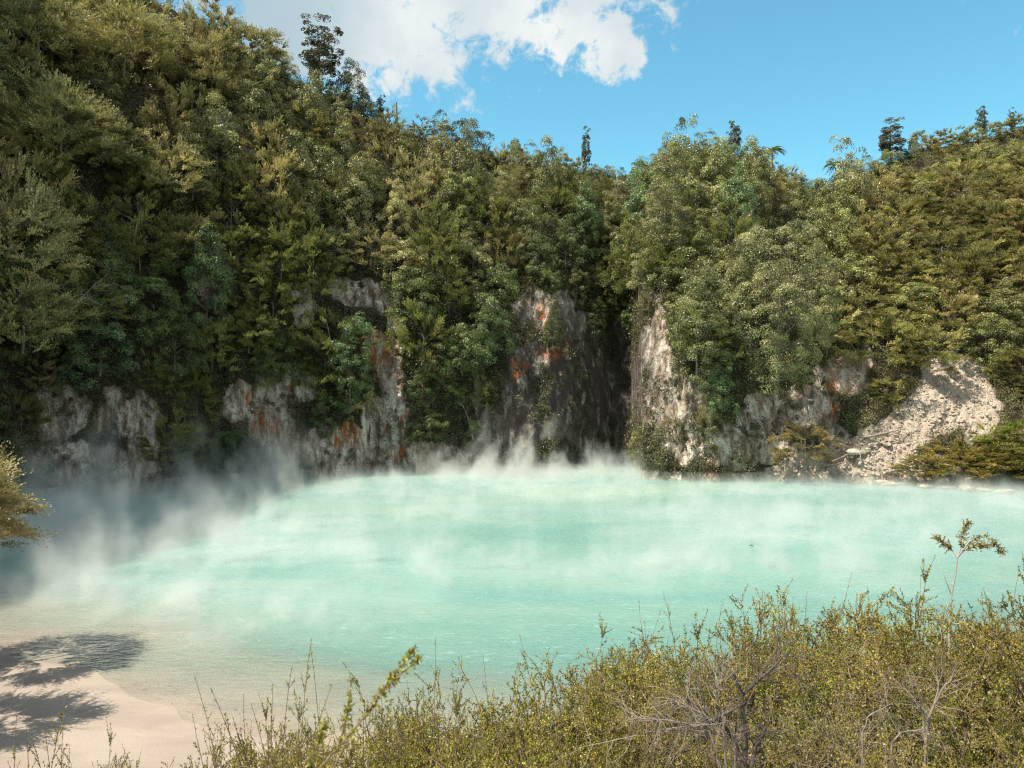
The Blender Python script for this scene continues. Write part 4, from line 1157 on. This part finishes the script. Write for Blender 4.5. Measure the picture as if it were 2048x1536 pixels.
SH = [(30, 1440, 4.0, 'thin leafy shoot nearest the bottom left corner', 20), (140, 1362, 4.0, 'tall leafy shoot rising over the shaded silt at lower left', 118), (152, 1440, 4.2, 'short shoot right of the tall lower left one', 165),
      (538, 1318, 4.0, 'tallest dense upright shoot over the silt shore', 532), (556, 1345, 4.1, 'second tall shoot right of the densest one', 575), (478, 1375, 4.1, 'thin arching shoot left of the densest one', 500), (452, 1405, 4.2, 'outermost thin arching shoot at the left of the cluster', 500),
      (604, 1390, 4.2, 'short shoot right of the tall pair', 600), (700, 1302, 4.3, 'long single shoot slanting right over the shallow water', 640), (590, 1352, 4.0, 'shoot bending over to the right beside the tall pair', 560),
      (846, 1310, 4.4, 'thin shoot just right of the blurred sprig tip', 880), (830, 1365, 4.4, 'short shoot under the blurred sprig', 850), (745, 1358, 4.4, 'upright shoot between slanting shoot and blurred sprig', 750),
      (875, 1370, 4.6, 'short shoot at the left end of the middle shrubs', 890), (973, 1333, 5.0, 'shoot standing above the ragged shrub', 970), (1098, 1286, 5.4, 'long shoot at the left corner of the rising shrubs', 1125), (1108, 1318, 5.3, 'shorter twin of the long corner shoot', 1120),
      (1150, 1300, 5.6, 'curved shoot drooping left above the turquoise water', 1200), (1234, 1212, 6.0, 'tall needle thin shoot above the first back row shrub', 1245), (1283, 1222, 6.0, 'tall thin shoot right of the needle thin one', 1272), (1320, 1218, 6.2, 'pale leafy shoot leaning left in the back row', 1350),
      (1399, 1183, 6.4, 'tall pale shoot standing highest in the back row middle', 1397), (1440, 1198, 6.4, 'bare twig tip right of the tall pale shoot', 1440), (1540, 1175, 6.5, 'thin twig above the golden topped shrub', 1528), (1572, 1176, 6.5, 'second thin twig above the golden topped shrub', 1585),
      (1688, 1148, 6.4, 'long thorny shoot slanting right toward the sapling', 1610), (1780, 1168, 6.4, 'straight dark twig poking out left of the sapling', 1812), (1832, 1158, 6.4, 'thin twig close left of the sapling', 1836), (1985, 1120, 6.2, 'thin twig right of the sapling', 1975), (2020, 1140, 6.2, 'short twig near the right edge', 2015)]
for i, (x, yt, d, lab, xb) in enumerate(SH):
    dense = i in (3, 4, 1)
    shoot(x, yt, d, 900 + i, lab, xb, nst=4 if dense else 2, leafn=90 if dense else 45, side=20 if dense else 8, spread=.13 if dense else .06, r0=.004)

# the close sprig that the lens leaves soft
def sprig():
    rng = np.random.default_rng(78); d = 1.45
    x0 = 560; X = (x0 - 1024) / FPX * d; g = float(ground_z(X, d)) - .02
    r = thing('leafy_sprig', 'close blurred leafy sprig slanting up right in front of the other shrubs', 'sprig', (X, d, g))
    W = Acc(); L = Acc()
    def q(x, y, dy=0): return np.array([(x - x0) / FPX * d, dy, EYE - (y - 768) / FPX * d - g])
    st = [[(560, 2300, .1), (575, 1700), (640, 1536), (725, 1440), (775, 1365), (806, 1328), (832, 1294)], [(560, 2300, .1), (590, 1700, .02), (690, 1490, .03), (752, 1405, .03), (800, 1358, .03), (842, 1322, .03)],
          [(560, 2300, .1), (600, 1700, .05), (660, 1540, .05), (684, 1450, .05), (692, 1378, .05)], [(560, 2300, .1), (580, 1700, .02), (610, 1560, -.02), (640, 1480, -.02), (655, 1440, -.02)]]
    P = []
    for l in st:
        l = np.array([q(*p) for p in l]); k = np.linspace(0, 1, len(l)); u = np.linspace(0, 1, 16)
        c = np.stack([np.interp(u, k, l[:, i]) for i in range(3)], -1); P.append(c)
        W.add(*tube(c, np.linspace(.0028, .0011, 16), 5), .5)
    P = np.array(P)
    p, t, u = sample_paths(rng, P, 44, .38, 1)
    k = 5
    pc = np.repeat(p, k, 0) + .003 * rng.normal(size=(len(p) * k, 3)); tc_ = np.repeat(t, k, 0); n = len(pc)
    v, f = leaf_quads(pc, norm(tc_ * .4 + rdir(rng, n)), norm(rdir(rng, n) + [0, -.3, .5]), .009 * rng.uniform(.6, 1.4, n), .0048)
    L.add(v, f, np.repeat(np.clip(.45 + .25 * rng.normal(size=n), 0, 1), 4))
    c = link('foliage', L.mesh('sprig foliage', M_SHRUB), r); c.color = (1, 1.05, .9, 1)
    link('stems', W.mesh('sprig stems', M_TWIG, True), r)
sprig()


def sapling():
    rng = np.random.default_rng(77)
    d = 6.2; X = (1895 - 1024) / FPX * d; g = float(ground_z(X, d)) - .02
    zt = EYE - (1050 - 768) / FPX * d - g
    r = thing('sapling', 'slender pale stemmed sapling with umbrella tuft above the shrubs', 'sapling', (X, d, g))
    W = Acc(); L = Acc()
    def q(x, y, dy=0): return np.array([(x - 1895) / FPX * d, dy, EYE - (y - 768) / FPX * d - g])
    main = np.array([[0, 0, 0], q(1899, 1250), q(1903, 1190), q(1911, 1150), q(1915, 1115)])
    W.add(*tube(main, [.009, .007, .006, .005, .0045], 6), .8)
    limbs = [[q(1915, 1115), q(1905, 1095, .05), q(1893, 1088, .08), q(1885, 1080, .1)], [q(1915, 1115), q(1925, 1085), q(1935, 1062, .04), q(1942, 1050, .05)],
             [q(1915, 1115), q(1930, 1080, -.06), q(1955, 1062, -.1), q(1975, 1085, -.12), q(1985, 1100, -.12)], [q(1915, 1115), q(1935, 1095), q(1955, 1090), q(1978, 1092)],
             [q(1903, 1190), q(1893, 1165), q(1888, 1150)], [q(1905, 1170), q(1918, 1155, .05), q(1925, 1140, .06)]]
    for l in limbs:
        l = np.array(l); W.add(*tube(l, np.linspace(.005, .0015, len(l)), 4), .7)
    rs = []
    for l in limbs[:4]:
        l = np.array(l); u = np.linspace(0, 1, 8); k = np.linspace(0, 1, len(l))
        rs.append(np.stack([np.interp(u, k, l[:, c]) for c in range(3)], -1))
    P1 = np.array(rs)
    p, t, u = sample_paths(rng, P1, 60, .2, 1)
    P2 = grow(rng, p, t + 1.2 * rdir(rng, len(p)), rng.uniform(.02, .06, len(p)), 5, .3, .0)
    W.add(*tubes_batch(P2, np.linspace(.0016, .0008, 5)[None] * np.ones((len(p), 1)), 3), .5)
    p, t, u = sample_paths(rng, P2, 14, .1, 1); n = len(p)
    v, f = leaf_quads(p, norm(t + rdir(rng, n)), norm(rdir(rng, n) + [0, 0, .5]), .013 * rng.uniform(.6, 1.3, n), .007)
    L.add(v, f, np.repeat(np.clip(.35 + .25 * rng.normal(size=n), 0, 1), 4))
    c = link('crown', L.mesh('sapling crown', M_SHRUB), r); c.color = (1.05, .85, .8, 1)
    link('trunk', W.mesh('sapling trunk', M_PALEBARK, True), r)
sapling()


def forked_bush(x, ybase, d, label, specs, r0, mat, name='dead_shrub', seed=5, twn=14, tw=.28, cat='dead shrub'):
    """bare forked bush; specs: list of limb polylines in (px, py, depth offset) of the photograph at depth d"""
    rng = np.random.default_rng(seed)
    X = (x - 1024) / FPX * d; g = float(ground_z(X, d)) - .02
    def q(px, py, dy=0): return np.array([(px - x) / FPX * d, dy, EYE - (py - 768) / FPX * d - g])
    A = Acc(); ps = []
    for (pts, r) in specs:
        l = np.array([q(*p) for p in pts]); u = np.linspace(0, 1, 9); k = np.linspace(0, 1, len(l))
        c = np.stack([np.interp(u, k, l[:, i]) for i in range(3)], -1) + np.cumsum(rng.normal(0, .006, (9, 3)), 0)
        A.add(*tube(c, np.linspace(r, r * .3, 9), 6)); ps.append(c)
    P = np.array(ps)
    p, t, u = sample_paths(rng, P, twn, .2, 1)
    P2 = grow(rng, p, t + 1.0 * rdir(rng, len(p)), tw * rng.uniform(.4, 1.1, len(p)), 7, .28, -.01)
    A.add(*tubes_batch(P2, np.linspace(r0 * .22, r0 * .07, 7)[None] * np.ones((len(p), 1)), 4))
    p, t, u = sample_paths(rng, P2, 6, .2, 1)
    P3 = grow(rng, p, t + 1.0 * rdir(rng, len(p)), tw * .4 * rng.uniform(.4, 1.1, len(p)), 5, .3)
    A.add(*tubes_batch(P3, np.linspace(r0 * .08, r0 * .04, 5)[None] * np.ones((len(p), 1)), 3))
    tag(link(name, A.mesh(name, mat, True), None, (X, d, g)), label, cat)

forked_bush(1495, 1600, 3.5, 'dark forked trunk with bare limbs standing in the shrubs', [
    ([(1495, 1700), (1490, 1536), (1487, 1430), (1492, 1385), (1470, 1340)], .016), ([(1495, 1700), (1505, 1536), (1530, 1480), (1555, 1440)], .013),
    ([(1500, 1700), (1475, 1500), (1445, 1455), (1410, 1440)], .013), ([(1490, 1385), (1530, 1365, .05), (1575, 1335, .08), (1600, 1305, .1)], .010), ([(1488, 1400), (1440, 1425, .0), (1380, 1450), (1330, 1452)], .008)],
    .014, M_DARKBARK, seed=5)
forked_bush(1440, 1600, 3.3, 'pale grey tangle of dead twigs left of the forked trunk', [
    ([(1480, 1700), (1460, 1480), (1400, 1430), (1340, 1400)], .006), ([(1480, 1700), (1430, 1470), (1360, 1455), (1250, 1450)], .006), ([(1470, 1700), (1440, 1430), (1430, 1380), (1445, 1345)], .006),
    ([(1480, 1700), (1470, 1440), (1385, 1440), (1160, 1480)], .005)], .009, M_GREYTWIG, seed=6, twn=26, tw=.2)
forked_bush(1880, 1600, 3.4, 'fan of pale broken sticks standing low on the right', [
    ([(1850, 1700), (1860, 1450), (1880, 1380), (1905, 1340)], .007), ([(1850, 1700), (1862, 1440), (1895, 1370), (1900, 1350)], .006), ([(1860, 1700), (1850, 1440), (1840, 1400), (1832, 1375)], .005),
    ([(1780, 1700), (1785, 1490), (1810, 1460), (1870, 1455)], .006), ([(1720, 1600), (1722, 1470), (1740, 1430), (1790, 1405)], .005)], .008, M_GREYTWIG, seed=7, twn=12, tw=.16)


def floating_bit():
    v, f = tube(np.array([[-.13, 0, .02], [-.04, .02, .05], [.05, 0, .04], [.12, -.03, .01]]), [.02, .04, .045, .015], 6)
    tag(link('driftwood', mesh_np('driftwood', v, f, M_DARKBARK), None, tuple(shore_pt(1503, 1092, 0))), 'tiny dark bit of driftwood floating alone on the open water', 'driftwood')
floating_bit()

# ------------------------------------------------------------------ steam over the hot lake: one fog volume
# (x, depth, rx, ry, density, height)
PUFFS = [(-34, 62, 9, 12, .22, 4.0), (-27, 50, 6, 8, .28, 4.5), (-22, 43, 4.5, 5, .30, 4.0), (-24, 58, 8, 5, .22, 3.5), (-19, 71, 8, 3.5, .16, 4.0), (-31, 75, 9, 5, .20, 6.0), (-24, 80, 5, 4, .20, 7.0), (-37, 70, 6, 6, .25, 5.0),
         (-14.5, 36, 4.5, 3.5, .34, 1.5), (-10.5, 33, 3.5, 2.5, .16, 1.0), (-17, 55, 8, 4, .22, 1.4), (-12, 48, 6, 4, .10, 1.6), (-20, 38, 4, 3, .2, 2.0),
         (-9, 84, 8, 4, .16, 3.0), (-1, 86, 5, 4, .26, 5.0), (5, 86, 6, 4, .26, 4.6), (10, 88, 6, 4, .16, 4.2), (18, 85, 8, 3, .15, 3.5), (27, 82, 6, 3, .12, 3.2), (33, 79, 7, 3, .11, 2.2), (45, 74, 9, 4, .10, 1.8),
         (4, 78, 20, 5, .13, .9), (28, 74, 18, 5, .15, .9), (0, 70, 16, 4, .06, .9), (44, 66, 10, 8, .07, 1.0), (14, 60, 8, 4, .05, 1.6), (22, 52, 7, 5, .07, 1.8), (8, 45, 7, 4, .06, 1.3), (-3, 42, 5, 4, .06, 1.5), (14, 42, 8, 3, .06, 1.2), (-6, 60, 5, 4, .05, 1.4), (30, 60, 8, 6, .05, 1.4)]


def build_steam():
    xs = np.arange(-58, 72.1, 1.0); ys = np.arange(24, 101.1, 1.0)
    X, Y = np.meshgrid(xs, ys)
    D = np.zeros_like(X); HH = np.zeros_like(X)
    for (x, y, rx, ry, a, h) in PUFFS:
        if x < -13: a *= .30; h *= 1.25
        if y > 70 and x > -13: a *= .7
        elif x > -13: a *= 1.7; h *= 1.2
        g = a * np.exp(-((X - x) / rx)**2 - ((Y - y) / ry)**2)
        HH += g * h; D += g
    base = .022 * ss(Y, 27, 36)
    HH = (HH + base * .9) / (D + base + 1e-6); D = D + base
    nr, nc = X.shape
    i = np.arange(nr - 1)[:, None] * nc; j = np.arange(nc - 1)[None, :]
    f = np.stack([i + j, i + j + 1, i + nc + j + 1, i + nc + j], -1).reshape(-1, 4)
    m, T, out = material('steam')
    den = T.node('ShaderNodeAttribute', attribute_name='density').outputs['Fac']
    vol = T.node('ShaderNodeVolumePrincipled', {'Color': (.96, .98, .97, 1), 'Anisotropy': .25})
    vol.inputs['Density'].default_value = 1.0
    T.l.new(vol.outputs[0], out.inputs['Volume'])
    me = mesh_np('steam', np.stack([X, Y, 0 * X], -1).reshape(-1, 3), f, m, {'dens': D.ravel(), 'hh': HH.ravel()})
    o = link('steam', me)
    tag(o, 'drifting white steam rising from the hot lake', 'steam', kind='stuff')
    ng = bpy.data.node_groups.new('steam volume', 'GeometryNodeTree')
    ng.interface.new_socket('Geometry', in_out='INPUT', socket_type='NodeSocketGeometry')
    ng.interface.new_socket('Geometry', in_out='OUTPUT', socket_type='NodeSocketGeometry')
    G = NT(ng)
    gi = G.node('NodeGroupInput'); go = G.node('NodeGroupOutput')
    pos = G.node('GeometryNodeInputPosition').outputs[0]
    sep = G.node('ShaderNodeSeparateXYZ', {0: pos})
    flat = G.node('ShaderNodeCombineXYZ', {0: sep.outputs[0], 1: sep.outputs[1], 2: 0.0}).outputs[0]
    def samp(nm):
        at = G.node('GeometryNodeInputNamedAttribute', data_type='FLOAT'); at.inputs['Name'].default_value = nm
        s = G.node('GeometryNodeSampleNearestSurface', data_type='FLOAT')
        G.l.new(gi.outputs[0], s.inputs[0]); G.l.new(at.outputs[0], s.inputs['Value']); G.l.new(flat, s.inputs['Sample Position'])
        return s.outputs[0]
    dd = samp('dens'); hh = samp('hh')
    z = sep.outputs[2]
    def gnoise(vec, sc, det, ro):
        n = G.node('ShaderNodeTexNoise', {'Scale': sc, 'Detail': det, 'Roughness': ro}); G.l.new(vec, n.inputs['Vector'])
        return n
    # rising sheets: warp sideways with height, stretch upwards
    w1 = gnoise(G.vmath('MULTIPLY', pos, (1, 1, .6)), .16, 3.0, .55)
    wv = G.vmath('SCALE', G.vmath('SUBTRACT', w1.outputs['Color'], (.5, .5, .5)), scale=6.0)
    p2 = G.vmath('ADD', G.vmath('MULTIPLY', pos, (1, .8, .55)), wv)
    n = gnoise(p2, .36, 7.0, .66).outputs[0]
    zz = G.math('DIVIDE', z, G.math('MAXIMUM', hh, .3))
    fall = G.math('EXPONENT', G.math('MULTIPLY', G.math('POWER', G.math('MAXIMUM', zz, 0.0), 1.5), -1.0))
    # thinner and more torn higher up
    thr = G.math('ADD', .45, G.math('MULTIPLY', G.math('MINIMUM', zz, 2.0), .075))
    body = G.smooth(G.math('SUBTRACT', n, thr), 0.0, .19)
    low = G.smooth(z, 1.2, 0.0)
    body = G.math('ADD', body, G.math('MULTIPLY', low, .20))
    den = G.math('MULTIPLY', G.math('MULTIPLY', dd, fall), G.math('MULTIPLY', body, 4.0))
    den = G.math('SUBTRACT', den, .004)
    vc = G.node('GeometryNodeVolumeCube')
    G.l.new(den, vc.inputs['Density'])
    vc.inputs['Background'].default_value = 0.0
    vc.inputs['Min'].default_value = (-56, 25, 0.03); vc.inputs['Max'].default_value = (70, 100, 15)
    vc.inputs['Resolution X'].default_value = 504; vc.inputs['Resolution Y'].default_value = 300; vc.inputs['Resolution Z'].default_value = 66
    sm = G.node('GeometryNodeSetMaterial'); sm.inputs['Material'].default_value = m
    G.l.new(vc.outputs[0], sm.inputs[0]); G.l.new(sm.outputs[0], go.inputs[0])
    md = o.modifiers.new('steam', 'NODES'); md.node_group = ng
build_steam()
